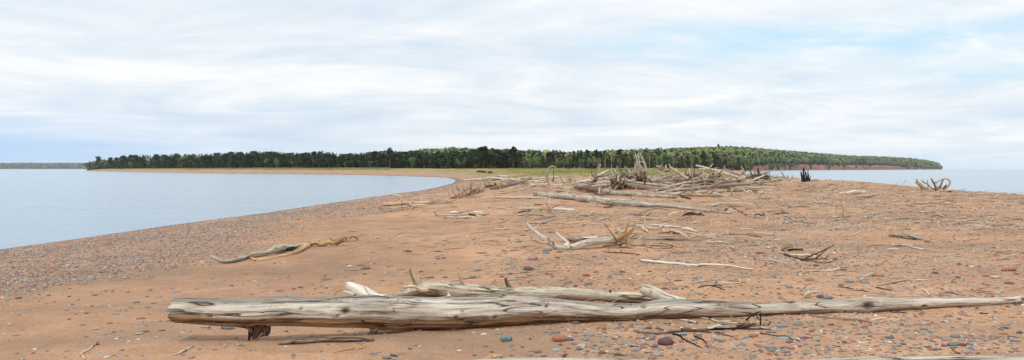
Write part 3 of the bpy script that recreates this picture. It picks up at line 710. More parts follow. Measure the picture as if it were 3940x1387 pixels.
for i, (px, py) in enumerate([(1862,666),(1885,668),(1845,664)]):
    g = G(px, py); thicket(px, py, g[1], 20, 8, 'brown root tangle on the eroded sand edge beyond the bay', (.26,.17,.12))
for (px, py, lb) in [(1925,728,'small green grass tuft by the grey split log'),(2192,706,'straw grass tuft left of the upturned stump'),(2016,713,'thin grass tuft left of the bent standing branch'),(2860,712,'dry grass tuft near the brown pile')]:
    g = G(px, py); mb = MB(); k = 70
    grass_blades(mb, rng.normal(size=k)*.25, rng.normal(size=k)*.15, np.zeros(k), .3+.5*rng.random(k), .03, np.array([[.33,.30,.12]])*(.6+.6*rng.random((k, 1))))
    o = build('grass_tuft', mb, M_GRASS, smooth=False); o.location = g; tag(o, lb, 'grass tuft', 'grass tufts among the driftwood')
# ------------------------------------------------------------------ driftwood
SEED = [100]; TW = [1.0]
def sides(rpx):    # render resolution is about a quarter of the photo's
    return 48 if rpx > 45 else 20 if rpx > 18 else 12 if rpx > 8 else 8 if rpx > 3 else 6
def convert(fr, nodes, opts, trunk=None):
    ox, oy, s = FR[fr]; out = []; rp = []
    pix = [(ox+n_[0]*s, oy+n_[1]*s, n_[2]*s) for n_ in nodes]
    gys = [oy+n_[3]*s if len(n_) > 3 else None for n_ in nodes]
    g = opts.get('g'); 
    if g is not None:
        gg = g if hasattr(g, '__len__') else (g, g)
        k = np.linspace(0, 1, len(pix)); ds = [G(p[0], oy+(gg[0]+(gg[1]-gg[0])*t)*s)[1] for p, t in zip(pix, k)]
        if not hasattr(g, '__len__'): ds = [G(pix[opts.get('at', 0)][0], oy+g*s)[1]]*len(pix)
    elif trunk is not None and not opts.get('rest'):
        tp, td = trunk; i = int(np.argmin([(a[0]-pix[0][0])**2+(a[1]-pix[0][1])**2 for a in tp])); d0 = td[i]
        L = np.concatenate([[0], np.cumsum([math.hypot(pix[k+1][0]-pix[k][0], pix[k+1][1]-pix[k][1]) for k in range(len(pix)-1)])])
        dd = opts.get('dd', 0.0); ds = [d0+dd*l*d0/F for l in L]
    else:
        ds = [G(p[0], p[1]+p[2]*.9)[1] for p in pix]
        if min(ds) > 34 and not opts.get('rest'):
            j = int(np.argmax([p[1]+p[2] for p in pix])); dm = G(pix[j][0], pix[j][1]+pix[j][2]*.9)[1]
            ds = [dm+(d-dm)*.15 for d in ds]
    for i, gy in enumerate(gys):
        if gy is not None: ds[i] = G(pix[i][0], gy)[1]
    tw = [max(TW[0], 1.3 if p[2] < 3 else 1.0) if p[2] < 4 else 1.0 for p in pix]
    W = [P(p[0], p[1]-p[2]*(t-1)*1.3-(.8 if p[2] < 3 else 0), d) for p, d, t in zip(pix, ds, tw)]; R = [p[2]*d/F*t for p, d, t in zip(pix, ds, tw)]
    W = np.array(W); R = np.array(R); zg = zf(W[:, 0], W[:, 1]); sm = np.array([p[2] < 4 for p in pix])
    W[:, 2] = np.where(sm, np.maximum(W[:, 2], zg+R*.9), W[:, 2])
    return pix, ds, W, R
def wood(name, label, cat, fr, mat, paths, group=None, amp=.1):
    """paths: (part name, nodes, options)"""
    SEED[0] += 1; made = []; trunk = None
    for k, pth in enumerate(paths):
        pn, nodes = pth[0], pth[1]; o = pth[2] if len(pth) > 2 else {}
        pix, ds, W, R = convert(o.get('fr', fr), nodes, o, trunk if k else None)
        if k == 0:
            # dense copy of the trunk's centre line for attaching branches
            q = catmull(np.array([(a[0], a[1], d) for a, d in zip(pix, ds)]), 40); trunk = (q[:, :2], q[:, 2])
        mb = MB(); tube(mb, W, R, n=max(6, sides(max(a[2] for a in pix))), amp=o.get('amp', amp), seed=SEED[0]*.7+k, wander=o.get('wander', .22), jag=o.get('jag', .25), hollow=o.get('hollow', False), step=o.get('step'))
        made.append((pn, mb, WD[o.get('mat', mat)], W, R))
    base = made[0][3][len(made[0][3])//2].copy(); base[2] = float(zf(base[0], base[1]))
    if len(made) == 1:
        o = build(name, made[0][1], made[0][2], origin=base); 
    else:
        o = empty(name, base)
        for pn, mb, mt, W, R in made: build(pn, mb, mt, o, origin=base)
    tag(o, label, cat, group); o['_b'] = 1; return o, trunk
def roots(o, centre, n, L, r, mat='grey', up=0.0, spread=(1, 1, 1), name='root', curl=.6, thin=.3, away=None):
    """curved tapering roots growing out of a world point, children of o"""
    c = np.asarray(centre, float); loc = np.array(o.location)
    for k in range(n):
        v = rng.normal(size=3)*np.array(spread); v[2] += up
        if away is not None: v += np.asarray(away)
        v /= np.linalg.norm(v)+1e-9; l = L*(.5+.8*rng.random()); rr = r*(.6+.8*rng.random())
        pts = [c+rng.normal(size=3)*r*.6]
        for t in range(4):
            v = v+rng.normal(size=3)*curl*.45; v /= np.linalg.norm(v); pts.append(pts[-1]+v*l/4)
        pts = np.array(pts); zg = zf(pts[:, 0], pts[:, 1]); pts[:, 2] = np.maximum(pts[:, 2], zg+rr*.3)
        mb = MB(); tube(mb, pts, [rr, rr*.85, rr*.65, rr*.5, rr*thin], n=6, amp=.18, seed=rng.random()*50, jag=.2, step=l/12)
        build(name, mb, WD[mat] if isinstance(mat, str) else WD[mat[rng.integers(len(mat))]], o, origin=c)

# --- the big log in front -------------------------------------------------
def big_log():
    T = [(676,1151,1244,1312),(760,1148,1248,1314),(1000,1144,1254,1316),(1200,1148,1260,1300),(1400,1137,1262,1288),(1500,1140,1270,1280),(1700,1139,1262,1266),(1950,1136,1250,1252),(2100,1143,1238,1240),
         (2300,1164,1234,1235),(2450,1168,1230,1230),(2600,1150,1221,1222),(2950,1166,1216,1218),(3130,1160,1207,1208),(3330,1143,1198,1200),(3560,1144,1184,1187),(3770,1145,1177,1178),(3940,1141,1168,1169),(4200,1138,1168,1169)]
    pix = [(a, (b+c)/2, (c-b)/2) for a, b, c, g in T]; ds = [G(a, g)[1] for a, b, c, g in T]
    k = np.array([-.5, 0, .5]); ds = list(np.convolve(np.r_[ds[0], ds, ds[-1]], [.2, .6, .2], 'valid'))
    W = np.array([P(p[0], p[1], d) for p, d in zip(pix, ds)]); R = np.array([p[2]*d/F for p, d in zip(pix, ds)])
    base = W[5].copy(); base[2] = float(zf(base[0], base[1])); o = empty('driftwood_log', base)
    # knots: (photo px, py, radius px, darkness)
    Kn = [(1323,1194,13,1),(823,1209,7,.8),(1011,1228,8,.7),(1155,1188,6,.9),(1524,1158,13,.25),(1747,1209,7,.9),(1898,1212,7,.9),(2096,1176,7,.9),(1726,1141,11,.1),(3037,1149,15,.9),(3330,1174,17,.8),(3543,1175,8,.9),(3244,1195,6,.8),(2474,1180,10,.4),(1137,1222,4,.8),(1775,1190,5,.8),(2610,1205,5,.7),(3935,1150,9,.6),(2230,1220,5,.9),(2760,1170,4,.8)]
    q = catmull(np.c_[W, R, [p[0] for p in pix], [p[1] for p in pix], [p[2] for p in pix]], 300)
    s = np.concatenate([[0], np.cumsum(np.linalg.norm(np.diff(q[:, :3], axis=0), axis=1))]); kn = []
    for (x, y, r, d) in Kn:
        i = int(np.argmin(abs(q[:, 4]-x))); e = np.clip((q[i, 5]-y)/q[i, 6], -.97, .97); el = math.asin(e)+.12
        # S points toward the viewer or away depending on the walking direction (left to right): S = T x up = -Y ... viewer side
        kn.append((s[i], el, r*q[i, 3]/q[i, 6], d))
    mb = MB(); tube(mb, W, R, n=64, amp=.05, seed=3.3, wander=.10, jag=.22, knots=kn, weather_shade=True, step=.022)
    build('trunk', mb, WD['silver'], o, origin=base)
    tr = catmull(np.array([(a[0], a[1], d) for a, d in zip(pix, ds)]), 80); tr = (tr[:, :2], tr[:, 2])
    def br(pn, fr, nodes, mat='silver', **k):
        p2, d2, W2, R2 = convert(fr, nodes, k, tr); m2 = MB(); tube(m2, W2, R2, n=k.get('n', 20), amp=k.get('amp', .18), seed=rng.random()*40, jag=k.get('jag', .5), step=k.get('step'))
        build(pn, m2, WD[mat], o, origin=base)
    br('branch_stub', 'A8', [(2090,385,60),(1960,345,62),(1850,290,56),(1770,245,42),(1735,232,34)], 'white', dd=1.5, jag=.9)
    br('split_tip', 'A8', [(1790,320,14),(1740,300,16),(1690,285,7)], 'pale', dd=1.5)
    for nd, mt in [([(930,550,85),(945,600,66),(930,645,40),(905,690,24),(875,728,8)],'dark'), ([(985,580,55),(1000,630,36),(985,665,20),(940,690,8)],'brown'), ([(880,600,34),(865,650,18),(855,690,12),(842,750,5)],'dark'), ([(1010,600,26),(1018,650,16),(1000,690,6)],'dark'), ([(950,640,20),(925,690,18),(890,725,12),(868,748,5)],'tan'), ([(900,640,16),(880,700,12),(905,735,6)],'brown'), ([(830,600,18),(850,635,16),(870,650,12)],'brown')]:
        br('root_stub', 'A8', nd, mt, amp=.45, jag=.9, step=.02)
    br('root_spike', 'A8', [(845,620,12),(842,680,9),(836,750,5)], 'black')
    br('twig', 'A8', [(860,640,14),(815,612,9),(700,600,7),(640,600,6),(575,598,4)], 'dark')
    br('twig', 'A8', [(602,600,4),(598,612,3),(597,624,2)], 'dark')
    br('root_stub', 'A8', [(1975,590,60),(1965,625,46),(1962,650,30)], 'tan', amp=.3)
    br('branch_stub', 'M8', [(1330,535,18),(1180,520,42),(1050,490,56),(950,455,62),(890,430,60),(862,415,48)], 'white', dd=.8, jag=.5)
    br('spike', 'M4', [(788,770,30),(786,745,12),(782,705,4)], 'white')
    tag(o, 'huge silvered log lying across the foreground with dark root stubs under its left end', 'driftwood log')
big_log()
wood('driftwood_log', 'smooth silver log crossing the very bottom edge of the view', 'driftwood log', 'X', 'silver',
     [('trunk', [(1560,1457,62),(2050,1452,70),(2500,1458,70),(3000,1456,66),(3540,1455,82),(4150,1466,88)], {'rest':True,'amp':.015,'wander':.02})])
o, t = wood('driftwood_log', 'yellowish lichened log with upright stubs lying behind the big silver log', 'driftwood log', 'B', 'moss',
     [('trunk', [(28,446,10),(80,434,24),(170,418,44),(300,402,55),(520,412,54),(840,422,50),(1130,434,47),(1400,440,38),(1650,454,38),(1850,472,36),(2000,492,30)], {'rest':True,'amp':.16,'jag':.9}),
      ('branch_stub', [(205,400,30),(190,345,24),(165,295,18),(148,254,15)], {'mat':'tan','jag':.5}), ('branch_stub', [(225,380,16),(213,340,12),(200,296,8)], {'mat':'pale'}),
      ('branch_stub', [(522,385,20),(512,350,12),(500,310,9),(491,284,8)], {'mat':'tan','jag':.5}), ('branch_stub', [(862,400,22),(846,370,14),(836,345,12),(830,320,11)], {'mat':'brown','jag':.9}),
      ('branch_stub', [(1138,415,16),(1128,385,8),(1122,364,6)], {'mat':'pale'}), ('branch_stub', [(1385,410,12),(1380,395,6),(1377,380,4)], {'mat':'pale'}), ('branch_stub', [(1580,420,8),(1577,405,7)], {'mat':'dark'}),
      ('peeled_strip', [(300,400,20),(220,405,16),(190,385,10),(150,380,12),(100,385,7)], {'mat':'pale','dd':-1.0})], amp=.15)
wood('driftwood_branch', 'dark and yellow crooked branch lying alone on the left sand slope', 'driftwood branch', 'PL', 'silver',
     [('branch', [(228,505,17),(320,540,22),(385,572,28),(500,572,34),(620,548,30),(740,505,32),(850,490,35),(1000,468,34),(1110,425,50),(1200,395,62),(1330,370,52),(1500,345,34),(1620,335,26)], {'amp':.5,'step':.02,'rest':True,'jag':.8}), ('branch_stub', [(1200,390,26),(1190,340,18),(1215,318,8)], {'jag':.9}), ('branch_stub', [(780,505,18),(745,480,12),(735,470,6)], {'jag':.9}), ('branch_stub', [(470,560,16),(490,525,10),(480,515,5)], {'mat':'tan'}), ('hollow', [(1250,420,26),(1350,410,28),(1430,395,20)], {'mat':'black','amp':.5}),
      ('branch', [(1560,350,28),(1640,325,36),(1720,300,38),(1790,335,34),(1900,300,42),(1960,320,32),(2030,275,38),(2110,235,34),(2150,262,16)], {'mat':'orange','amp':.35,'dd':.1,'step':.02}),
      ('branch', [(1600,345,34),(1520,390,34),(1430,440,32),(1320,480,24),(1200,500,12),(1050,535,14),(940,550,20),(860,552,18),(780,522,13)], {'mat':'orange','rest':True}),
      ('twig', [(1995,355,7),(2060,310,12),(2150,290,12),(2310,278,13)], {'mat':'tan'}), ('twig', [(2190,268,6),(2225,235,8),(2270,245,8),(2315,275,9)], {'mat':'brown'})])
wood('bark_covered_stick', 'bark covered stick on shaded sand under the big silver log', 'stick', 'A8', 'bark', [('stick', [(1100,748,14,765),(1200,742,20,765),(1400,728,20,752),(1650,722,19,745),(1850,722,17,742),(1965,716,12,735)], {'amp':.3,'step':.02})])
wood('driftwood_stick', 'pale curved twig on the sand near the bottom left corner', 'stick', 'M6', 'pale', [('stick', [(758,905,5),(752,880,6),(733,855,6),(760,832,7),(800,815,6),(835,785,6),(862,765,5)]), ('tip', [(862,765,5),(895,768,4)], {'mat':'dark'})])
wood('driftwood_stick', 'short pale stick left of the big log root stub', 'stick', 'A8', 'pale', [('stick', [(165,862,4),(225,835,10),(270,815,9),(332,784,4)])])
wood('driftwood_stick', 'flat pale sliver on the sand ridge beside the root stub', 'stick', 'A8', 'pale', [('stick', [(710,768,4),(770,770,6),(820,766,4)])])
wood('dry_grass', 'bent orange stem on sand right of the bark covered stick', 'stem', 'A', 'orange', [('stem', [(1270,853,3),(1380,830,3),(1470,822,4),(1495,812,4),(1475,792,3),(1445,782,3)])])
wood('dry_grass', 'thin yellow bent stem left of the white stub of the big log', 'stem', 'A', 'orange', [('stem', [(1262,462,4,470),(1285,432,5,470),(1320,406,5,470),(1358,399,5,470)])])
wood('driftwood_chunk', 'yellow curved wood chunk resting against the bottom edge log', 'wood chunk', 'M3', 'orange', [('chunk', [(985,590,8,605),(1060,568,22,605),(1150,555,25,600),(1240,552,18,592)])])
# --- antler shaped branch in the middle ---
o, t = wood('driftwood_branch', 'bleached antler shaped branch with splayed orange roots in the middle', 'driftwood branch', 'M7', 'silver',
     [('trunk', [(1290,342,44),(1200,345,47),(1100,352,50),(980,372,49),(880,398,46),(800,420,42),(745,425,34)], {'g':(425,462),'amp':.08,'jag':.6,'hollow':True}),
      ('branch', [(745,425,36),(680,428,32),(600,418,32),(530,392,34),(460,345,34),(390,295,28),(330,240,25),(270,195,22),(225,145,19),(182,85,9)], {'mat':'white','dd':.25}),
      ('branch', [(690,415,30),(730,380,22),(695,345,20),(650,310,18),(610,270,16),(582,242,10)], {'mat':'white','dd':.5}),
      ('branch', [(470,365,16),(420,378,14),(370,370,11),(310,352,8),(250,338,5)], {'mat':'pale','dd':-.6}), ('twig', [(300,215,9),(330,185,7),(362,160,5)], {'mat':'white'}), ('branch_stub', [(492,365,9),(490,320,8)], {'mat':'grey'}), ('branch_stub', [(545,392,14),(540,372,12)], {'mat':'brown'}),
      ('root', [(1290,350,20),(1370,310,22),(1440,270,22),(1500,235,20),(1545,180,14),(1566,108,6)], {'mat':'orange','dd':-.3}), ('root', [(1340,360,14),(1410,310,13),(1440,230,9),(1465,160,7),(1482,120,5)], {'mat':'orange'}),
      ('root', [(1360,385,7),(1320,330,8),(1270,265,7),(1200,170,4)], {'mat':'orange','dd':-.6}), ('root', [(1300,345,16),(1330,280,12),(1400,240,20),(1450,235,14)], {'mat':'pale','dd':.4}), ('root', [(1300,360,14),(1400,340,14),(1480,270,14),(1520,245,12),(1580,262,12)], {'mat':'orange','dd':.6}),
      ('root', [(1420,330,9),(1480,365,7),(1560,350,6),(1610,325,6),(1668,268,4)], {'mat':'pale','dd':-.2}), ('root', [(1300,370,14),(1370,385,12),(1430,370,11),(1490,378,10),(1560,405,9)], {'mat':'tan','dd':-.4}),
      ('root', [(1450,370,10),(1520,400,8),(1600,400,7),(1700,415,8),(1790,437,7),(1900,440,7),(2010,430,6)], {'mat':'orange','rest':True}), ('root', [(1370,410,8),(1410,380,10),(1440,350,12),(1460,290,12),(1500,240,12)], {'mat':'orange','dd':-.5}),
      ('root', [(1380,385,9),(1300,400,9),(1220,405,8),(1160,415,6)], {'mat':'orange','rest':True}), ('root', [(1310,330,9),(1290,280,8),(1350,245,8),(1310,212,5)], {'mat':'pale','dd':.3})])
roots(o, P(1960+1350*.3106, 820+325*.3106, t[1][0]), 9, .55, .018, ('orange', 'pale'), .1)
wood('driftwood_plank', 'flaking grey slab lying just behind the antler shaped branch', 'driftwood', 'M7', 'grey', [('slab', [(690,318,16,372),(760,330,26,372),(850,335,26,370),(960,325,18,362),(1120,310,10,350)], {'amp':.4}), ('splinter', [(690,345,10,370),(780,352,16,372),(880,350,10,368)], {'amp':.4}), ('splinter', [(900,310,6),(1000,312,8),(1100,300,6)], {'mat':'white'})])
wood('driftwood_pole', 'long thin grey pole ending in a forked white root right of the antler branch', 'driftwood pole', 'M7', 'grey', [('pole', [(1490,308,14),(1600,316,11),(1750,322,11),(1950,325,12),(2100,330,12),(2220,330,10)], {'g':(338,345)}),
      ('branch', [(2225,345,8),(2240,310,11),(2290,290,11),(2340,282,9),(2390,295,7),(2445,305,4)], {'mat':'pale'}), ('branch', [(2310,300,7),(2370,308,7),(2430,318,4)], {'mat':'pale'})])
wood('driftwood_branch', 'loose bundle of orange roots on sand right of the antler branch', 'driftwood branch', 'M7', 'tan', [('branch', [(1670,385,6),(1740,405,9),(1850,408,8),(1950,415,9),(2010,425,10)], {'rest':True}), ('branch', [(1870,372,4),(1960,390,7),(2060,415,6),(2175,438,4)], {'mat':'orange','rest':True}), ('branch', [(1840,378,3),(1885,350,3)], {'mat':'pale'}), ('branch', [(1940,410,8),(2000,400,10),(2030,450,6)], {'mat':'brown'})])
wood('driftwood_stick', 'straight dark stick on the sand below the antler branch', 'stick', 'M7', 'dark', [('stick', [(1158,485,4),(1250,494,5),(1400,500,5),(1560,508,4)])])
wood('driftwood_stick', 'long smooth white stick lying among blue pebbles in mid ground', 'stick', 'M8', 'white', [('stick', [(840,115,13),(920,125,13),(1050,138,14),(1200,150,13),(1330,165,15),(1420,172,17),(1500,160,12),(1620,162,11),(1780,175,10),(1900,198,9),(2025,216,5)], {'g':(135,225),'amp':.08})])
wood('wood_chip', 'flat cream splinter of wood among pebbles behind the lichened log', 'wood chip', 'M8', 'white', [('chip', [(1545,350,12),(1620,345,14),(1720,355,16),(1800,358,11),(1893,357,5)], {'amp':.25})])
wood('driftwood_twig', 'curved black twig on pebbles just below the cream wood chip', 'twig', 'M8', 'black', [('twig', [(1440,405,4),(1500,390,4),(1570,386,4),(1640,400,4),(1720,432,3)]), ('twig', [(1555,440,12),(1600,445,6),(1700,440,3)])])
# --- twig tangle at the lower right ---
TW[0] = 1.7
wood('dead_branch', 'fallen bark covered branch with a spray of thin black twigs below the big log', 'dead branch', 'M1', 'bark',
     [('branch', [(455,305,15),(520,318,18),(620,328,17),(760,330,17),(880,322,18),(1000,303,17),(1150,295,13),(1280,290,14),(1370,290,11)], {'rest':True,'amp':.2}),
      ('branch', [(1350,285,10),(1420,268,10),(1490,248,9),(1540,252,6)], {'mat':'white'}),
      ('twig', [(1350,285,8),(1500,282,7),(1690,290,6),(1730,315,6),(1762,345,6)], {'mat':'black'}), ('twig', [(1100,318,9),(1280,320,7),(1480,326,7),(1640,338,7),(1800,355,7)], {'mat':'black'}),
      ('twig', [(1700,348,7),(1850,372,6),(1960,372,5),(2060,362,5),(2110,395,4),(2135,438,3)], {'mat':'black','dd':-.3}), ('twig', [(1760,345,7),(1800,310,6),(1885,260,5)], {'mat':'black','dd':.2}),
      ('twig', [(1030,290,12),(1090,310,8),(1140,355,6),(1240,380,6),(1330,392,5),(1450,430,5),(1560,472,3)], {'mat':'dark','dd':-.3}), ('twig', [(930,348,6),(1010,365,6),(1060,410,6),(1110,435,5),(1200,475,4),(1282,514,3)], {'mat':'black','rest':True}),
      ('twig', [(1370,430,4),(1430,385,4),(1490,345,3)], {'mat':'black'}), ('twig', [(1190,370,5),(1260,400,5),(1310,420,5),(1375,515,3)], {'mat':'black','rest':True}), ('twig', [(1330,330,5),(1380,375,4),(1440,415,4),(1520,465,3)], {'mat':'dark'}),
      ('twig', [(1690,345,5),(1750,390,4),(1800,425,3)], {'mat':'dark'}), ('twig', [(1500,350,4),(1620,365,4),(1745,415,3)], {'mat':'dark','rest':True}), ('twig', [(1225,270,5),(1240,230,4),(1245,210,4)], {'mat':'grey'}), ('twig', [(1240,280,5),(1250,320,4),(1220,340,3)], {'mat':'grey'}),
      ('twig', [(1080,300,6),(1100,340,5),(1160,385,5),(1220,440,3)], {'mat':'grey'}), ('twig', [(1820,360,4),(1835,435,3)], {'mat':'black'})])
wood('dead_branch', 'thin dark upright twigs growing from a gnarled burl against the big log', 'dead branch', 'M1', 'dark',
     [('burl', [(1805,225,20),(1838,215,38),(1880,225,26),(1900,238,12)], {'mat':'bark','amp':.5,'rest':True}), ('root', [(1880,240,22),(1950,235,20),(2010,250,14)], {'mat':'brown'}),
      ('twig', [(1840,180,8),(1890,130,5),(1960,90,5),(2020,66,3)], {'mat':'black'}), ('twig', [(1960,100,5),(1985,150,4),(2010,180,3)], {'mat':'black'}), ('twig', [(2016,88,6),(2016,180,5),(2014,260,6),(2018,340,5)], {'mat':'black'}),
      ('twig', [(2018,340,5),(2120,352,4),(2240,372,4),(2330,372,4),(2400,405,3),(2480,430,3)], {'mat':'dark','rest':True}), ('twig', [(2145,190,5),(2110,255,4),(2050,352,4)], {'mat':'black'}), ('twig', [(1800,245,6),(1790,270,6),(1720,290,5)], {'mat':'black'}),
      ('twig', [(2015,100,4),(2090,130,3)], {'mat':'dark'}), ('twig', [(2030,300,4),(2090,315,3)], {'mat':'dark'})])
TW[0] = 1.0
wood('driftwood_stick', 'pale root crossing sand between the big log and the black twig spray', 'stick', 'M1', 'pale', [('stick', [(1160,128,5),(1280,142,7),(1400,165,7),(1480,190,8),(1560,192,8),(1680,212,9),(1810,215,8),(1950,205,9)], {'rest':True}), ('twig', [(1290,32,4),(1380,100,4),(1470,160,5),(1560,180,5),(1660,195,5)], {'mat':'pale'}), ('twig', [(1478,220,5),(1560,240,7),(1680,255,5)], {'mat':'pale'}), ('twig', [(1645,112,6),(1660,150,7),(1675,205,7),(1735,248,6)], {'mat':'tan'})])
wood('driftwood_stick', 'short thick tan stick with a dark hollow end below the big log', 'stick', 'M1', 'pale', [('stick', [(1030,168,6),(1090,172,13),(1160,186,16),(1225,202,18)], {'rest':True,'hollow':True}), ('broken_end', [(1215,200,19),(1240,205,17)], {'mat':'dark'})])
wood('driftwood_stick', 'pale sliver right of the burl pointing at grey pebbles', 'stick', 'M1', 'white', [('stick', [(2040,268,6),(2130,282,7),(2235,296,5)])])
wood('driftwood_stick', 'slender white branch leaning on the front of the big log', 'stick', 'Cc', 'white', [('stick', [(668,574,4),(740,560,9),(840,546,12),(900,540,9),(1030,536,6)], {'g':(578,572)}), ('twig', [(860,545,8),(900,535,5),(960,532,3)])])
wood('driftwood_stick', 'long tan stick on sand under the right part of the big log', 'stick', 'Cc', 'tan', [('stick', [(1010,600,5),(1080,600,8),(1200,608,9),(1310,618,9),(1405,634,6)], {'rest':True}), ('twig', [(1400,626,4),(1450,612,4),(1505,606,5)], {'mat':'pale'})])
wood('driftwood_twig', 'thin pale and brown twig beside the blue stone at lower right', 'twig', 'M2', 'tan', [('twig', [(1335,422,5),(1410,430,7),(1500,418,5),(1605,408,4)])])
wood('driftwood_chunk', 'small brown horn shaped wood piece right of the lower right blue stone', 'wood chunk', 'M2', 'brown', [('chunk', [(1820,438,7),(1835,465,11),(1865,485,12),(1905,495,7)])])
wood('driftwood_stick', 'short straight white stick near the bottom edge at right', 'stick', 'M2', 'white', [('stick', [(892,473,5),(935,477,7),(982,479,5)])])
wood('driftwood_twig', 'pair of thin dark twigs on sand in front of the log knot', 'twig', 'M2', 'dark', [('twig', [(1150,52,3),(1200,64,4),(1320,64,3)]), ('twig', [(1200,62,3),(1275,50,3)])])
wood('driftwood_twig', 'small dark twig on bare sand at the far right below the log', 'twig', 'M2', 'dark', [('twig', [(2105,72,4),(2150,78,4),(2205,75,4)]), ('twig', [(2120,66,3),(2160,75,3)])])
# --- right middle ground ---
wood('driftwood_stump', 'small broken stump with a charred edge and thin dark twigs at right', 'driftwood', 'M5', 'grey',
     [('stump', [(275,112,16),(282,88,18),(310,72,18),(370,72,13)], {'g':118,'amp':.3,'jag':.8}), ('splinter', [(315,112,10),(380,100,10),(465,105,7)], {'mat':'dark','jag':.9}), ('branch', [(240,130,6),(330,148,12),(430,158,13),(540,155,7)], {'mat':'pale','rest':True})])
wood('driftwood_twig', 'spray of long dark twigs reaching up right from the small broken stump', 'twig', 'M5', 'dark',
     [('twig', [(290,150,6),(380,180,6),(480,196,6),(600,193,5),(690,192,4)], {'rest':True}), ('twig', [(480,194,6),(560,160,5),(660,115,5),(778,58,3)], {'g':200}), ('twig', [(590,190,5),(640,150,4),(700,100,3)], {'g':196}), ('twig', [(685,190,4),(705,165,3),(728,145,2)], {'g':194}), ('twig', [(440,205,4),(560,215,4),(690,230,4),(790,205,3)], {'mat':'brown','rest':True})])
wood('driftwood_twig', 'thin pale stem curling in a hook below the small broken stump', 'twig', 'M5', 'pale', [('twig', [(330,160,4),(400,205,4),(440,240,3),(466,272,3),(450,300,3),(400,318,3),(360,322,3)], {'rest':True})])
wood('driftwood_stick', 'pale twisting stick left of the broken stump', 'stick', 'M5', 'tan', [('stick', [(0,182,4),(60,198,5),(110,205,5),(180,190,5),(225,188,4)]), ('twig', [(105,212,5),(165,210,9),(218,214,5)], {'mat':'white'})])
wood('driftwood_stick', 'white forked stick lying right of the hooked stem', 'stick', 'M5', 'white', [('stick', [(500,310,6),(580,308,6),(680,302,8),(760,298,8),(815,280,5)], {'rest':True}), ('twig', [(705,298,4),(712,278,3)]), ('twig', [(800,305,5),(850,300,6),(890,285,4)], {'mat':'tan'})])
wood('driftwood_chunk', 'pale twisted root piece right of the grey stones', 'wood chunk', 'M5', 'white', [('chunk', [(985,368,6),(1040,358,9),(1090,345,10),(1135,332,6)])])
wood('driftwood_chunk', 'orange tan curved wood chip standing on a thin leg', 'wood chunk', 'M5', 'orange', [('chunk', [(1130,352,8),(1180,344,13),(1245,352,9)]), ('leg', [(1182,372,4),(1188,400,4),(1190,436,4)], {'mat':'pale'})])
wood('driftwood_stick', 'long slender white stick on pebbles in right middle ground', 'stick', 'M5', 'white', [('stick', [(1183,440,8),(1250,430,7),(1340,415,7),(1440,398,6),(1585,390,4)], {'rest':True}), ('twig', [(1500,400,4),(1580,402,5),(1670,405,3)])])
wood('driftwood_twig', 'small white wishbone twig near the right end of the big log', 'twig', 'M5', 'white', [('twig', [(1600,485,4),(1640,500,5),(1672,535,5)]), ('twig', [(1650,505,4),(1663,490,3)])])
wood('driftwood_twig', 'short dark brown twig below the long slender white stick', 'twig', 'M5', 'dark', [('twig', [(1165,463,4),(1230,478,4),(1320,492,4)])])
wood('driftwood_root', 'crumbling cream root arching over a purple stone behind the big log', 'driftwood', 'M5', 'white', [('root', [(485,560,10),(498,530,14),(530,512,14),(570,505,11),(620,505,9),(660,525,7),(680,542,4)], {'g':565,'amp':.35}), ('root', [(500,550,10),(540,545,12)], {'mat':'pale'})])
wood('driftwood_log', 'short weathered log with a dark rotten end at right middle distance', 'driftwood log', 'Z7', 'moss', [('trunk', [(1228,724,8),(1290,722,16),(1360,733,18),(1430,745,14),(1480,752,8)], {'rest':True}), ('rotten_end', [(1430,755,9),(1478,757,7)], {'mat':'black'})])
wood('driftwood_stick', 'flat silver slat right of the small stump on pebbly sand', 'stick', 'M5', 'silver', [('stick', [(1305,68,6),(1400,64,7),(1480,66,6),(1565,66,4)])])
wood('driftwood_stick', 'grey weathered slab with a pointed end just below the flat slat', 'stick', 'M5', 'silver', [('stick', [(1490,80,7),(1560,92,10),(1640,103,8)])])
wood('driftwood_stick', 'short cream curved stick left of the grey weathered slab', 'stick', 'M5', 'pale', [('stick', [(1270,102,5),(1330,98,6),(1395,106,4)])])
wood('driftwood_stick', 'long thin straight stick at the far right in mid distance', 'stick', 'M5', 'pale', [('stick', [(1990,14,4),(2070,8,5),(2145,2,3)])])
wood('driftwood_log', 'thick cream log in two pieces alone on the sand at right', 'driftwood log', 'K8', 'white', [('trunk', [(305,385,20),(360,378,26),(450,372,28),(530,352,26),(600,335,15)], {'rest':False,'g':405}), ('trunk', [(520,378,16),(590,360,28),(680,362,30),(730,352,26),(770,352,20)], {'g':400}), ('knot', [(330,385,17),(355,385,15)], {'mat':'brown'})])
wood('driftwood_post', 'short pale post standing upright in the sand with a bent grey tip', 'post', 'K8', 'pale', [('post', [(388,775,34),(388,730,33),(388,660,34),(383,600,30),(382,560,24),(395,530,12)], {'g':775,'amp':.15}), ('splinter', [(372,570,12),(385,535,9),(410,520,7),(440,518,4)], {'mat':'grey'}), ('splinter', [(360,540,5),(320,532,3)], {'mat':'grey'})])
wood('driftwood_stick', 'white curved stick left of the upright post', 'stick', 'Z7', 'silver', [('stick', [(648,462,4),(690,474,6),(750,475,7),(790,486,6),(822,496,4)], {'rest':True}), ('twig', [(630,482,3),(680,480,4)])])
wood('driftwood_branch', 'long orange tan branch near the right shore', 'driftwood branch', 'K8', 'orange', [('branch', [(1578,542,14),(1640,542,15),(1740,545,16),(1830,538,14),(1950,545,13),(2100,560,12),(2200,572,10),(2330,580,9),(2450,610,7),(2576,650,4)], {'rest':False,'g':(560,650)}), ('branch', [(2110,560,10),(2170,545,14),(2220,560,8)], {'mat':'white'}), ('branch', [(2060,590,6),(2180,600,8),(2280,615,6),(2400,655,5)], {'mat':'pale','rest':True})])
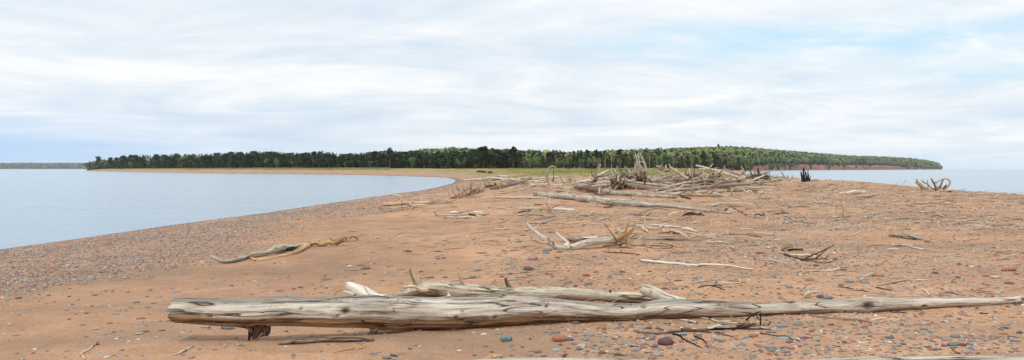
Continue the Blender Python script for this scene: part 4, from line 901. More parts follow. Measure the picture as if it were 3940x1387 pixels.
wood('driftwood_twig', 'thin forked white twig on sand below the orange branch', 'twig', 'K8', 'white', [('twig', [(1955,700,4),(2010,740,6),(2080,770,6),(2150,775,4)]), ('twig', [(2060,760,4),(2080,680,2)], {'mat':'brown'})])
wood('driftwood_stick', 'flat pale stick right of the brown stone near the right shore', 'stick', 'K8', 'pale', [('stick', [(1705,702,7),(1790,695,9),(1870,692,5)])])
wood('driftwood_stick', 'pale stick at the right edge below the orange branch', 'stick', 'K8', 'pale', [('stick', [(2330,860,7),(2420,850,9),(2510,838,6)])])
wood('driftwood_stick', 'pale sliver at the foot of the upright post', 'stick', 'K8', 'white', [('stick', [(130,768,6),(200,778,7),(290,782,5)])])
# right shore root stumps
o, t = wood('driftwood_stump', 'forked orange root stump with a looped root standing by the right shore', 'stump', 'K8', 'tan', [('stump', [(1960,335,24),(2010,325,30),(2060,330,28),(2110,330,20)], {'g':350}), ('root', [(1965,325,24),(1945,265,20),(1930,215,14),(1900,170,11),(1875,130,8)], {'mat':'brown'}), ('root', [(2010,330,24),(2030,270,20),(2055,210,14),(2075,165,9),(2095,135,7)], {'mat':'brown'}),
      ('root', [(1925,220,7),(1990,185,7),(2070,145,8),(2130,132,9),(2180,155,12),(2200,190,15),(2185,235,18),(2140,280,20),(2080,325,22)], {'mat':'tan'}), ('root', [(2060,325,20),(2100,270,18),(2140,235,14)], {'mat':'brown'}), ('root', [(1990,335,18),(2000,290,16),(1990,260,8)], {'mat':'orange'}), ('twig', [(1975,240,3),(1975,170,3)], {'mat':'dark'}), ('twig', [(1935,225,5),(1885,222,3)], {'mat':'dark'}), ('twig', [(1940,215,5),(1945,175,3)], {'mat':'dark'})])
wood('driftwood_stump', 'club shaped orange root stump left of the looped root by the shore', 'stump', 'K8', 'orange', [('stump', [(1740,300,26),(1710,260,34),(1670,215,32),(1640,185,26),(1635,150,16),(1632,138,11)], {'g':318,'amp':.25}), ('stump', [(1700,285,24),(1750,280,34),(1790,295,18),(1825,308,8)], {'mat':'tan'}), ('splinter', [(1615,200,9),(1592,200,4)], {'mat':'tan'})])
wood('driftwood_branch', 'thin grey crossing branches between the two shore stumps', 'driftwood branch', 'K8', 'grey', [('branch', [(1703,152,4),(1750,195,7),(1810,228,9),(1870,275,9),(1940,322,9)], {'g':335}), ('branch', [(1822,312,7),(1822,240,8),(1818,200,7),(1805,145,4)])])
wood('driftwood_chunk', 'dark lump of wood at the water edge right of the looped stump', 'wood chunk', 'K8', 'dark', [('chunk', [(2150,352,8),(2185,345,15),(2220,354,8)])])
o = empty('dry_reeds', G(3160+1340*.22516, 660+385*.22516)); 
for k in range(7):
    b = np.array(o.location)+[rng.normal()*.6+(-.6+.25*k), rng.normal()*.3, 0]; mb = MB(); tube(mb, [b, b+[.25,0,.35], b+[.6,0,.65+.25*rng.random()]], [.014,.012,.008], n=5); build('stem', mb, WD['tan'], o, origin=b)
tag(o, 'leaning thin reddish dry reeds on sand right of the cream log', 'reeds')
# dark burnt stump
o, t = wood('charred_stump', 'black burnt stump with upright spikes standing against the lake', 'stump', 'K4', 'black', [('stump', [(1725,560,14),(1770,545,32),(1830,540,32),(1885,545,20),(1912,545,10)], {'g':570}), ('spike', [(1745,560,24),(1735,480,22),(1725,410,16),(1708,350,6)]), ('spike', [(1770,550,22),(1770,470,18),(1768,380,14),(1762,320,15),(1768,282,12)]), ('spike', [(1820,550,24),(1828,480,18),(1815,400,13),(1808,345,8)]), ('spike', [(1860,550,22),(1868,470,16),(1864,390,10),(1866,322,4)]),
      ('spike', [(1895,545,16),(1908,490,8),(1920,430,4)]), ('spike', [(1775,350,7),(1795,300,4),(1812,262,3)]), ('spike', [(1795,530,14),(1790,450,9),(1785,400,6)])])
# --- sticks of the right hand middle (K7 frame) ---
S7 = [('silver','pale straight log half buried beyond the long white log tip','driftwood_log','driftwood log',[('trunk',[(1268,132,22),(1400,112,20),(1550,106,15),(1700,106,12),(1820,110,12),(1950,125,9),(2110,160,5)],{'g':(152,168)})]),
 ('pale','twisted pale root branch lying right of the antler branch','driftwood_branch','driftwood branch',[('branch',[(35,470,12),(120,470,14),(210,492,15),(300,512,17),(400,518,17),(470,498,18),(490,535,15),(500,568,18),(560,560,20),(630,552,22),(700,570,20),(760,590,12),(830,625,7),(888,660,4)],{'g':(505,660)}),('branch',[(430,500,14),(455,470,10),(475,450,5)]),('branch',[(640,580,22),(700,590,18),(760,600,10)],{'mat':'dark','dd':.3})]),
 ('white','straight white pole behind the twisted root branch','driftwood_pole','driftwood pole',[('pole',[(240,448,14),(400,462,16),(560,478,16),(700,490,13),(780,495,8)],{'g':(480,505)}),('branch',[(540,490,8),(590,470,4)],{'mat':'dark'})]),
 ('silver','short fat log piece with a split branch right of the twisted root','driftwood_log','driftwood log',[('trunk',[(800,518,18),(870,522,22),(935,528,19),(990,550,13),(1045,568,6)],{'g':(545,580)}),('branch',[(930,510,8),(1000,505,8),(1050,515,5)],{'mat':'pale'})]),
 ('pale','smooth tapering cream piece below the split branch log','driftwood_chunk','wood chunk',[('chunk',[(855,580,12),(930,592,16),(1000,600,13),(1030,615,5)])]),
 ('white','small upright white stub beside the orange roots','driftwood_stick','stick',[('stick',[(178,470,16),(178,420,13),(175,372,9)],{'g':480})]),
 ('silver','stubby pale wood piece leaning on sand right of the orange roots','driftwood_chunk','wood chunk',[('chunk',[(150,508,22),(185,535,26),(220,570,18)],{'g':(540,590)})]),
 ('pale','long bowed pale stick with forked left end in front of the long white log','driftwood_stick','stick',[('stick',[(530,340,6),(560,318,8),(610,282,10),(700,258,9),(820,245,8),(960,238,8),(1100,240,6),(1200,262,4)],{'g':(345,300)}),('twig',[(545,320,6),(545,295,5)]),('twig',[(600,285,6),(640,300,5),(655,318,4)])]),
 ('dark','dark looped branch lying under the tip of the long white log','driftwood_branch','driftwood branch',[('branch',[(800,308,8),(850,278,14),(920,264,16),(980,268,18),(1040,285,15),(1110,295,10),(1160,308,6)],{'g':318}),('branch',[(840,300,8),(920,298,10),(990,292,10)],{'mat':'brown'}),('branch',[(1050,285,7),(1090,265,5),(1115,238,3)])]),
 ('brown','thin brown branch arching over sand in front of the long white log','driftwood_twig','twig',[('twig',[(70,290,5),(140,258,5),(240,215,6),(350,196,5),(440,194,5),(520,212,5),(610,235,4)],{'g':300})]),
 ('brown','brown root with dark end below the arching branch','driftwood_stick','stick',[('stick',[(0,300,9),(80,298,8),(150,300,6)]),('twig',[(200,325,4),(240,295,4),(265,262,3)],{'mat':'dark'}),('twig',[(130,310,4),(150,260,4),(165,215,3)],{'mat':'pale'})]),
 ('tan','long tan branch lying left of the dark looped branch','driftwood_branch','driftwood branch',[('branch',[(0,322,6),(100,328,9),(200,345,10),(290,368,9),(400,362,7),(620,378,5)],{'rest':True}),('twig',[(300,370,7),(420,368,8),(540,370,9),(600,375,4)],{'mat':'pale'})]),
 ('dark','small black wire like twig loop on the bare sand patch','driftwood_twig','twig',[('twig',[(770,382,4),(840,362,5),(900,342,5),(938,372,4),(936,402,3)],{'g':400}),('twig',[(850,375,4),(900,400,3)]),('twig',[(690,372,3),(780,376,3)])]),
 ('grey','dark tipped curved root left of the bramble like stem','driftwood_chunk','wood chunk',[('chunk',[(1385,220,8),(1440,226,13),(1490,222,15),(1530,200,14)],{'g':238}),('tip',[(1500,215,15),(1535,195,13)],{'mat':'black'}),('twig',[(1530,205,6),(1570,165,4),(1598,130,3)],{'mat':'brown'}),('twig',[(1360,180,3),(1400,215,4)],{'mat':'dark'})]),
 ('dark','spiny dark stem running down right past the tip of the long white log','driftwood_twig','twig',[('twig',[(1592,160,5),(1650,188,6),(1720,225,6),(1790,265,6),(1860,305,4)],{'g':(300,315)}),('twig',[(1720,268,3),(1735,230,3)]),('twig',[(1660,200,3),(1672,175,3)]),('twig',[(1770,255,4),(1800,235,3)]),('twig',[(1820,285,4),(1870,290,3)])]),
 ('brown','thin curved brown twigs right of the spiny stem','driftwood_twig','twig',[('twig',[(1740,210,3),(1830,208,4),(1885,180,3)]),('twig',[(1880,190,4),(1920,218,5),(2010,205,3)],{'mat':'tan'})]),
 ('black','small black zigzag branch alone on the sand','driftwood_branch','driftwood branch',[('branch',[(1992,312,5),(2030,285,8),(2070,292,8),(2105,310,8),(2145,290,7),(2150,278,4)],{'g':318}),('twig',[(2110,268,3),(2165,275,3)])]),
 ('silver','small short grey and white stick on sand left of the pebbles','driftwood_stick','stick',[('stick',[(975,430,7),(1010,418,9),(1050,408,8),(1110,410,5)])]),
 ('pale','forked white and grey stick at the left of two crossing twigs','driftwood_stick','stick',[('stick',[(1410,630,5),(1460,615,8),(1515,605,9),(1560,618,8)]),('branch',[(1550,612,10),(1640,630,10),(1780,655,5)],{'mat':'grey'})]),
 ('brown','thin straight brown stick right of the forked white and grey stick','driftwood_stick','stick',[('stick',[(1850,622,4),(1950,638,6),(2050,652,7),(2110,655,4)])]),
 ('white','white lumpy branch with dark right end above the thin brown stick','driftwood_branch','driftwood branch',[('branch',[(1965,625,6),(2040,605,9),(2130,600,9),(2210,612,9),(2300,618,10)],{'g':(630,640)}),('branch',[(2240,610,7),(2275,590,6)]),('tip',[(2290,622,9),(2315,630,6)],{'mat':'dark'})]),
 ('pale','long forked pale branch pointing at the bone shaped stub','driftwood_branch','driftwood branch',[('branch',[(1080,762,4),(1140,742,7),(1200,735,9),(1290,738,10),(1380,738,11),(1450,750,10),(1530,758,10),(1600,792,6)],{'g':(768,800)}),('branch',[(1340,735,8),(1400,712,6),(1460,698,4)]),('branch',[(1380,742,7),(1430,728,6)])]),
 ('white','bone shaped white stub standing on the sand','driftwood_chunk','wood chunk',[('chunk',[(1570,812,16),(1610,822,28),(1640,835,28),(1655,858,22),(1650,885,14)],{'g':895}),('knob',[(1600,815,20),(1570,825,12)])]),
 ('pale','thin pale slat above the forked branch','driftwood_stick','stick',[('stick',[(1500,702,6),(1600,705,9),(1690,706,5)])]),
 ('tan','short stick ending in a dark curled knot','driftwood_stick','stick',[('stick',[(1705,730,5),(1790,728,6),(1840,722,10)]),('knot',[(1835,720,12),(1865,735,13),(1850,742,8)],{'mat':'brown'})]),
 ('pale','pale stick with two tiny branches near the bone shaped stub','driftwood_stick','stick',[('stick',[(1730,800,5),(1830,795,8),(1930,798,7),(2055,788,4)]),('twig',[(1780,800,4),(1850,785,3)])]),
 ('dark','thin dark forked twig left of the brown stone','driftwood_twig','twig',[('twig',[(2435,232,5),(2490,258,6),(2560,268,4)])]),
 ('dark','thin arched dark stick behind the dark forked twig','driftwood_stick','stick',[('stick',[(2425,155,4),(2490,150,6),(2576,170,4)])]),
 ('pale','pale root end left of the grey pole fork','driftwood_stick','stick',[('stick',[(395,768,4),(450,730,4)])])]
for mt, lb, nm, cat, ps in S7: wood(nm, lb, cat, 'K7', mt, ps, group='driftwood pieces scattered over the middle sand')
S6 = [('white','bleached short log on the left of the crossed log group','driftwood_log','driftwood log',[('trunk',[(155,190,14),(220,183,20),(340,185,21),(440,184,20),(505,192,12)],{'g':(215,225)}),('branch',[(180,205,12),(290,215,12),(400,222,12),(430,225,8)])]),
 ('orange','orange brown log in the middle of the crossed log group','driftwood_log','driftwood log',[('trunk',[(430,205,15),(520,205,19),(620,210,19),(700,220,15)],{'g':(235,245)}),('branch',[(440,210,12),(410,230,9),(370,262,7),(340,280,4)],{'mat':'pale'})]),
 ('white','bleached round ended log on the right of the crossed log group','driftwood_log','driftwood log',[('trunk',[(700,195,18),(800,192,24),(920,200,25),(1020,210,27),(1075,205,20)],{'g':(238,245)})]),
 ('pale','pale flat plank in front of the round ended log','driftwood_plank','plank',[('plank',[(700,225,12),(820,222,14),(940,228,12),(1000,234,6)],{'g':(244,250)})]),
 ('grey','knotty grey branch leaning across the group of bleached logs','driftwood_branch','driftwood branch',[('branch',[(622,122,12),(650,155,18),(685,195,18),(715,235,15),(740,275,13),(745,292,9)],{'g':(245,300)}),('twig',[(655,118,7),(662,80,8),(668,35,6)],{'mat':'pale','dd':1.0}),('twig',[(700,190,6),(750,162,5),(815,145,3)],{'mat':'dark'})]),
 ('pale','long straight thin stick in front of the crossed log group','driftwood_stick','stick',[('stick',[(450,232,7),(600,240,9),(760,250,8),(950,250,8),(1165,258,5)],{'rest':True}),('twig',[(760,262,6),(820,270,8),(880,245,6)],{'mat':'white'})]),
 ('dark','dark and silver curved branch lying left below the crossed logs','driftwood_branch','driftwood branch',[('branch',[(160,312,8),(220,300,12),(300,302,12),(380,292,11),(460,290,13),(540,305,12),(615,325,5)],{'mat':'grey','g':(322,335)}),('branch',[(180,300,8),(280,308,8),(350,300,8)],{'mat':'black'}),('branch',[(90,298,8),(150,308,8)],{'mat':'pale'})]),
 ('dark','low dark stick touching the left bleached log','driftwood_stick','stick',[('stick',[(130,262,6),(200,245,9),(280,240,8),(350,236,5)])]),
 ('dark','dark thin stick behind the crossed log group','driftwood_stick','stick',[('stick',[(410,130,5),(480,128,7),(550,128,4)])]),
 ('silver','short round stick standing out at an angle right of the crossed logs','driftwood_stick','stick',[('stick',[(1292,312,11),(1330,280,9),(1385,235,8)],{'g':(325,300)}),('broken_end',[(1285,315,10),(1298,308,11)],{'mat':'dark'})]),
 ('tan','knob ended tan stick above the bleached antler','driftwood_stick','stick',[('stick',[(972,305,8),(1000,322,8),(1050,350,8),(1100,365,8),(1150,368,6),(1220,365,3)],{'rest':True})]),
 ('pale','bent pale twig in the shadow under the long white log','driftwood_twig','twig',[('twig',[(1250,180,6),(1290,140,8),(1340,110,8),(1400,90,6)],{'g':190}),('twig',[(1400,92,6),(1460,115,5),(1540,145,4)]),('twig',[(1440,130,5),(1475,100,4)],{'mat':'dark'})]),
 ('brown','dark brown bark scraps on sand in front of the long white log','bark_scrap','bark',[('scrap',[(1560,175,8),(1620,162,10),(1700,150,8)]),('scrap',[(1600,185,7),(1680,172,9)]),('scrap',[(1650,120,5),(1780,130,6),(1900,165,5)],{'mat':'tan'})]),
 ('white','white pointed driftwood piece half sunk in the pebbles','driftwood_chunk','wood chunk',[('chunk',[(1165,485,6),(1210,460,13),(1260,442,8)])]),
 ('pale','pale thin stick crossing the reddish stick above the roots','driftwood_stick','stick',[('stick',[(1380,262,6),(1480,278,6),(1590,282,4)]),('twig',[(1370,290,4),(1520,330,5)],{'mat':'tan'})])]
for mt, lb, nm, cat, ps in S6: wood(nm, lb, cat, 'K6', mt, ps, group='driftwood pieces scattered over the middle sand')
# --- left middle (K5) ---
wood('driftwood_log', 'smooth tan log lying beside the pebble beach at left middle', 'driftwood log', 'K5', 'tan', [('trunk', [(150,490,28),(260,486,31),(420,478,32),(600,468,33),(800,460,34),(960,456,34),(1120,450,33),(1220,444,30),(1330,428,14),(1430,412,5)], {'g':(520,455),'jag':.4}), ('burl', [(965,470,20),(1010,468,38),(1060,472,40),(1105,488,20)], {'mat':'grey','amp':.5}), ('branch_stub', [(838,430,14),(830,390,12),(825,355,6)], {'mat':'white'}), ('branch_stub', [(1148,420,10),(1152,370,6)], {'mat':'white'}), ('branch_stub', [(482,520,8),(478,440,8)], {'mat':'pale','dd':-1}), ('strip', [(1050,410,4),(1200,405,6),(1340,402,4)], {'mat':'pale'})])
wood('driftwood_branch', 'long pale branch arching over the tan log toward the water', 'driftwood branch', 'K5', 'pale', [('branch', [(900,505,9),(780,505,12),(690,505,15),(640,490,15),(605,450,14),(560,405,11),(500,365,9),(420,340,8),(340,325,8),(260,318,5),(185,312,3)], {'g':525,'at':2}), ('branch', [(690,508,13),(560,528,12),(450,545,10),(330,548,8),(200,552,5)], {'rest':True}), ('branch', [(560,405,7),(500,395,5),(450,392,3)]), ('branch', [(400,545,8),(350,570,8),(310,592,6)])])
wood('driftwood_branch', 'pale ladder like branch with short legs in front of the tan log', 'driftwood branch', 'K5', 'pale', [('branch', [(118,600,6),(250,602,9),(400,588,10),(500,572,12),(640,555,11),(780,540,9),(890,535,6)], {'g':(640,560)}), ('leg', [(487,575,7),(487,612,5)], {'mat':'brown'}), ('leg', [(300,600,7),(285,640,6)], {'mat':'brown'}), ('leg', [(690,560,8),(672,590,6)], {'mat':'brown'}), ('leg', [(575,570,5),(575,592,4)], {'mat':'brown'}), ('branch', [(150,655,6),(220,652,7),(290,640,6)], {'mat':'tan'}), ('branch', [(125,610,5),(145,655,5)], {'mat':'tan'})])
wood('driftwood_branch', 'crooked pale branch with an upturned hooked left end', 'driftwood branch', 'K5', 'white', [('branch', [(960,630,6),(1000,615,9),(1045,610,11),(1068,640,12),(1082,672,15),(1160,682,16),(1260,690,17),(1350,680,20),(1420,672,18),(1470,660,14)], {'g':(700,690)}), ('twig', [(960,632,4),(975,618,4)])])
wood('driftwood_log', 'short rounded white log behind the hooked branch', 'driftwood log', 'K5', 'white', [('trunk', [(1330,630,18),(1400,624,22),(1480,632,18)], {'g':(650,655)})])
wood('driftwood_branch', 'weathered knotted branch pile right of the hooked branch', 'driftwood branch', 'K5', 'silver', [('branch', [(1500,655,16),(1600,650,20),(1700,622,18),(1800,625,16),(1895,650,10)], {'g':(675,690),'amp':.3}), ('branch', [(1480,630,8),(1600,612,9),(1780,588,6)], {'mat':'pale','dd':.5}), ('branch', [(1770,655,12),(1830,690,20),(1895,688,16)], {'mat':'white','dd':-.4}), ('branch', [(1500,650,26),(1560,640,20)], {'mat':'dark'}), ('branch', [(1800,605,8),(1950,610,9),(2060,612,5)], {'mat':'silver','dd':.6}), ('branch', [(1900,706,5),(1940,680,7),(1975,652,4)], {'mat':'brown','dd':-.3}), ('branch', [(1640,660,12),(1720,690,12),(1800,700,7)], {'mat':'dark'})])
wood('driftwood_branch', 'long pale branch with dark right end in front of the knotted pile', 'driftwood branch', 'K5', 'pale', [('branch', [(1245,715,12),(1350,712,14),(1450,712,14),(1560,715,11),(1690,708,11),(1750,745,4)], {'rest':False,'g':(728,745)}), ('twig', [(1230,725,9),(1255,715,12)], {'mat':'dark'}), ('twig', [(1580,730,5),(1650,785,3)], {'mat':'brown'})])
wood('driftwood_chunk', 'short thick whitish log piece beside the brushwood clump', 'wood chunk', 'K5', 'white', [('chunk', [(1305,368,18),(1340,360,26),(1390,355,24),(1418,352,18)], {'g':388})])
o = empty('brushwood_clump', G(1440+1480*.22053, 680+380*.22053)); bl = np.array(o.location)
for k in range(60):
    a = rng.uniform(-.3, 1.6); l = .35+.5*rng.random(); b = bl+[a*.8, rng.normal()*.4+a*.9, .02+max(0, a)*.18]
    t = b+[rng.normal()*.35+.1, rng.normal()*.3, l*(.4+.5*rng.random())]; mb = MB(); tube(mb, [b, (b+t)/2+rng.normal(size=3)*.08, t], [.022, .016, .009], n=5, amp=.1); build('twig', mb, WD['brown' if k % 3 else 'tan'], o, origin=b)
for (x0, y0, x1, y1) in [(220,600,190,505),(330,540,260,440),(540,520,590,370),(520,520,545,365)]:
    A = P(1700+x0*.20963, 620+y0*.20963, bl[1]); B_ = P(1700+x1*.20963, 620+y1*.20963, bl[1]); mb = MB(); tube(mb, [A, (A+B_)/2+rng.normal(size=3)*.05, B_], [.022, .016, .009], n=5); build('twig', mb, WD['brown'], o, origin=A)
tag(o, 'bristling brown clump of brushwood on the ridge above the pebble beach', 'brushwood')
wood('driftwood_log', 'long low silver log half buried left of the long white log', 'driftwood log', 'K3', 'silver', [('trunk', [(700,690,5),(820,678,10),(950,670,15),(1100,668,19),(1300,672,24),(1450,675,24),(1650,675,20),(1800,682,14),(1950,688,6)], {'g':(690,700)})])
wood('driftwood_stick', 'short pale stick just below the half buried silver log', 'stick', 'K3', 'pale', [('stick', [(945,718,6),(1000,725,8),(1085,748,5)])])
wood('driftwood_log', 'long pale jagged log at the head of the bay', 'driftwood log', 'K3', 'silver', [('trunk', [(370,368,7),(480,360,12),(600,350,14),(720,342,17),(830,332,20)], {'g':(376,352),'amp':.2}), ('branch', [(820,325,14),(900,312,16),(960,320,18)], {'dd':.3})])
wood('driftwood_log', 'crooked silvery log running right from the head of the bay', 'driftwood log', 'K3', 'silver', [('trunk', [(940,318,22),(1040,318,20),(1120,340,22),(1190,355,18),(1280,338,18),(1380,350,15),(1500,365,8)], {'g':(345,378),'amp':.2}), ('branch', [(1080,300,10),(1060,272,9),(1100,290,12),(1200,292,10)], {'mat':'white'}), ('branch', [(1230,362,8),(1390,376,7)], {'mat':'white'}), ('branch', [(980,300,6),(1060,292,6)], {'mat':'dark'})])
wood('driftwood_log', 'smooth grey log slanting up to the right beside a shredded stump', 'driftwood log', 'K3', 'grey', [('trunk', [(830,500,8),(920,490,16),(1020,472,22),(1150,455,28),(1280,430,28),(1400,405,24),(1490,375,18),(1545,362,8)], {'g':(510,490),'amp':.1})])
o, t = wood('driftwood_stump', 'dark shredded stump left of the slanting grey log', 'stump', 'K3', 'dark', [('stump', [(790,480,20),(850,465,30),(930,465,26),(1000,470,14)], {'g':490,'amp':.3}), ('splinter', [(800,460,18),(790,410,16),(785,368,6)], {'mat':'grey'}), ('splinter', [(835,385,8),(890,430,11),(960,490,10)], {'mat':'grey'}), ('splinter', [(960,450,12),(965,410,10),(968,380,5)], {'mat':'grey'}), ('splinter', [(985,455,8),(980,420,8),(1005,450,6)], {'mat':'dark'})])
wood('driftwood_stick', 'dark low stick in front of the shredded stump', 'stick', 'K3', 'brown', [('stick', [(880,530,7),(960,518,12),(1060,512,7)], {'g':535})])
wood('driftwood_log', 'pale log leading to the foot of the bent standing branch', 'driftwood log', 'K3', 'silver', [('trunk', [(1650,345,18),(1720,325,18),(1830,315,17),(1950,308,15),(2100,300,12),(2250,290,8)], {'g':(365,330)}), ('root', [(1640,345,14),(1600,330,10),(1590,350,8)], {'mat':'brown'}), ('root', [(1660,340,12),(1630,315,6)], {'mat':'brown'})])
wood('driftwood_log', 'slim white log lying before the bent standing branch', 'driftwood log', 'K3', 'white', [('trunk', [(1545,380,9),(1650,382,12),(1750,390,14),(1870,400,13)], {'g':(395,415)})])
wood('driftwood_log', 'pale short log left of the bent branch at the grass edge', 'driftwood log', 'K3', 'silver', [('trunk', [(1350,328,12),(1450,322,12),(1600,325,10)], {'g':(342,338)}), ('branch', [(1380,330,12),(1345,322,8)], {'mat':'brown'})])
o, t = wood('bent_dead_branch', 'grey branch standing upright and bent over like a crook', 'dead branch', 'K3', 'grey', [('trunk', [(1925,412,34),(1935,370,30),(1930,320,24),(1925,260,21),(1935,205,20),(1955,155,18),(1985,122,15),(2025,112,14),(2065,122,11),(2100,122,8)], {'g':418}), ('root', [(1910,400,14),(1880,425,6)], {'mat':'brown'}), ('root', [(1940,390,12),(1960,420,6)], {'mat':'brown'}), ('twig', [(2045,130,4),(2052,200,4),(2050,290,5),(2045,350,8),(2020,385,9)], {'mat':'dark','dd':-.2}), ('twig', [(2050,340,6),(2065,400,4)], {'mat':'brown'}), ('twig', [(1990,130,5),(1998,175,3)], {'mat':'dark'})])
wood('driftwood_stick', 'thin dark pole stuck in the sand leaning left of the grass tuft', 'stick', 'K3', 'brown', [('stick', [(2252,445,6),(2200,350,6),(2142,240,4)], {'g':450,'at':0}), ('root', [(2250,445,6),(2225,468,4)])])
wood('driftwood_stick', 'two pale sticks meeting in an open triangle on the sand', 'stick', 'K3', 'pale', [('stick', [(1490,530,7),(1540,508,8),(1600,496,7)],{'rest':False}), ('stick', [(1600,498,7),(1615,520,7),(1635,552,6)]), ('stick', [(1635,548,8),(1710,512,9),(1810,482,6)]), ('stick', [(1490,530,5),(1530,552,5),(1570,556,4)])])
wood('driftwood_stick', 'pale flat stick pointing at the dark ended log', 'stick', 'K3', 'pale', [('stick', [(2120,478,7),(2200,492,11),(2290,512,8),(2430,522,4)], {'rest':False})])
# --- logs of the pile (K1, K2 frames) ---
GP = 'logs and roots heaped in the big driftwood pile'
wood('driftwood_log', 'long smooth white log slanting down right in front of the pile', 'driftwood log', 'L6', 'silver', [('trunk', [(-105,528,19),(-40,528,24),(100,538,26),(200,548,31),(340,562,34),(500,583,36),(650,598,37),(800,610,35),(900,620,30),(1000,626,26),(1200,641,20),(1400,661,17),(1600,687,13),(1795,712,6)], {'rest':True,'amp':.06}), ('branch_stub', [(-60,520,14),(-120,510,10)], {'mat':'grey'}), ('branch_stub', [(238,575,8),(238,596,4)], {'mat':'brown'}), ('branch_stub', [(30,560,8),(38,575,7),(36,615,5)], {'mat':'pale'}), ('branch_stub', [(210,515,8),(230,500,6)], {'mat':'white'})])
wood('driftwood_log', 'long log with a black hollow left end behind the smooth white log', 'driftwood log', 'K1', 'brown', [('trunk', [(55,640,22),(130,648,34),(260,662,44),(420,680,44),(560,705,45)], {'g':(690,770),'jag':.9,'hollow':True,'amp':.2}), ('trunk', [(540,702,44),(700,735,46),(900,755,48),(1100,772,46),(1300,792,44),(1500,800,40),(1680,810,34),(1830,812,20)], {'mat':'moss','g':(770,845)}), ('splinter', [(60,625,10),(110,628,8)], {'mat':'black'}), ('branch_stub', [(1080,730,6),(1130,660,4)], {'mat':'white'})], GP)
o, t = wood('root_knot', 'small dark root knot leaning on the black ended log', 'driftwood', 'K1', 'brown', [('root', [(390,745,14),(450,755,18),(540,770,20),(640,790,8)], {'g':798,'amp':.3}), ('root', [(480,760,16),(485,700,16),(495,650,9)], {'mat':'silver'}), ('root', [(430,740,12),(520,745,14),(600,740,10)], {'mat':'grey'}), ('root', [(440,720,8),(400,750,10)], {'mat':'dark'})], GP)
wood('driftwood_log', 'thick grey log running right out of the big round root ball', 'driftwood log', 'K1', 'grey', [('trunk', [(900,610,48),(1050,612,48),(1200,628,44),(1400,655,42),(1600,680,40),(1750,700,26),(1850,715,10)], {'g':(668,730),'amp':.1})], GP)
o, t = wood('upturned_stump', 'upturned stump with tall split prongs and a long trunk tapering left', 'stump', 'K1', 'silver', [('trunk', [(10,575,6),(90,565,12),(180,548,24),(260,532,40),(330,520,56),(400,510,55)], {'g':(582,575)}), ('root', [(420,490,34),(425,420,26),(442,350,22),(460,290,17),(472,242,8)], {'mat':'grey'}), ('root', [(430,470,28),(455,380,20),(480,300,15),(500,242,8)], {'mat':'silver'}), ('root', [(450,440,28),(510,415,26),(570,380,20),(645,345,14)], {'mat':'silver'}), ('root', [(450,490,24),(540,490,16),(630,505,9)], {'mat':'silver'}), ('root', [(460,440,26),(510,440,18),(545,415,10)], {'mat':'brown'})], GP)
c = P(2200+405*.22045, 580+500*.22045, t[1][20]-.2)
roots(o, c, 16, 1.1, .06, ('dark', 'brown', 'black', 'grey'), -.1, (1, .6, .9))
# big root ball
o, t = wood('root_ball', 'big dark tangled root ball in the left half of the pile', 'stump', 'K1', 'dark', [('stump', [(680,590,40),(750,590,75),(830,600,80),(900,590,50)], {'g':680,'amp':.35,'mat':'dark'}), ('root', [(830,560,28),(860,480,26),(900,400,20)], {'mat':'brown'}), ('root', [(800,490,18),(745,440,16),(690,385,10)], {'mat':'silver'}), ('root', [(830,470,16),(790,410,13),(740,375,8)], {'mat':'silver'}), ('root', [(780,420,10),(790,340,10),(795,270,7)], {'mat':'grey'}), ('root', [(770,370,7),(728,312,5)], {'mat':'pale'}), ('root', [(860,620,30),(870,670,24),(880,695,12)], {'mat':'grey'}), ('root', [(700,520,18),(760,530,16),(830,525,12)], {'mat':'silver'}), ('root', [(700,510,18),(660,500,12),(600,510,8)], {'mat':'silver'}), ('root', [(620,470,6),(720,485,9),(800,500,8)], {'mat':'grey'})], GP)
c = P(2200+790*.22045, 580+580*.22045, t[1][20]-.5)
roots(o, c, 44, 1.15, .07, ('dark', 'brown', 'grey', 'silver', 'brown'), .05, (1.1, .6, .9), curl=1.1)
roots(o, c+[0,.4,.4], 9, 1.0, .05, ('grey', 'silver'), .5, (1, .5, .5))
# upright fan
o, t = wood('upright_root_fan', 'tall fan of thin whitish roots pointing skyward out of the pile', 'stump', 'K1', 'silver', [('stump', [(1120,520,26),(1180,490,40),(1240,460,46),(1300,470,30)], {'g':640,'amp':.3,'mat':'brown'}), ('root', [(1190,430,13),(1120,400,12),(1098,330,12),(1112,260,11),(1140,200,11),(1125,130,9),(1098,40,5)]), ('root', [(1240,430,13),(1230,330,12),(1190,260,11),(1172,180,9),(1160,110,8),(1165,45,5)]), ('root', [(1290,430,14),(1295,330,13),(1275,240,12),(1240,160,10),(1210,90,8),(1188,42,5)]), ('root', [(1110,390,8),(1140,250,8),(1180,200,7),(1240,210,7),(1285,300,8),(1300,380,8)]),
      ('root', [(1160,120,6),(1138,65,4)]), ('root', [(1200,150,6),(1175,110,4)]), ('root', [(1250,430,10),(1190,330,10),(1160,280,8),(1120,230,6)]), ('root', [(1280,450,26),(1310,540,28),(1340,610,28),(1360,700,14)], {'mat':'grey'}), ('root', [(1210,480,26),(1240,560,24),(1290,600,14)], {'mat':'brown'}), ('root', [(1230,470,26),(1150,505,28),(1040,530,26),(945,545,20)], {'mat':'pale'}), ('root', [(1120,510,22),(1080,460,18),(1060,400,12)], {'mat':'silver'}),
      ('root', [(1340,520,10),(1380,480,10),(1415,450,8)], {'mat':'grey'}), ('root', [(1300,480,10),(1400,540,9),(1480,610,7),(1590,650,4)], {'mat':'grey'}), ('root', [(1320,500,8),(1430,590,7),(1520,640,5),(1640,670,3)], {'mat':'brown'}), ('root', [(1350,680,14),(1400,700,10),(1470,740,6)], {'mat':'brown'})], GP)
c = P(2200+1200*.22045, 580+400*.22045, t[1][20])
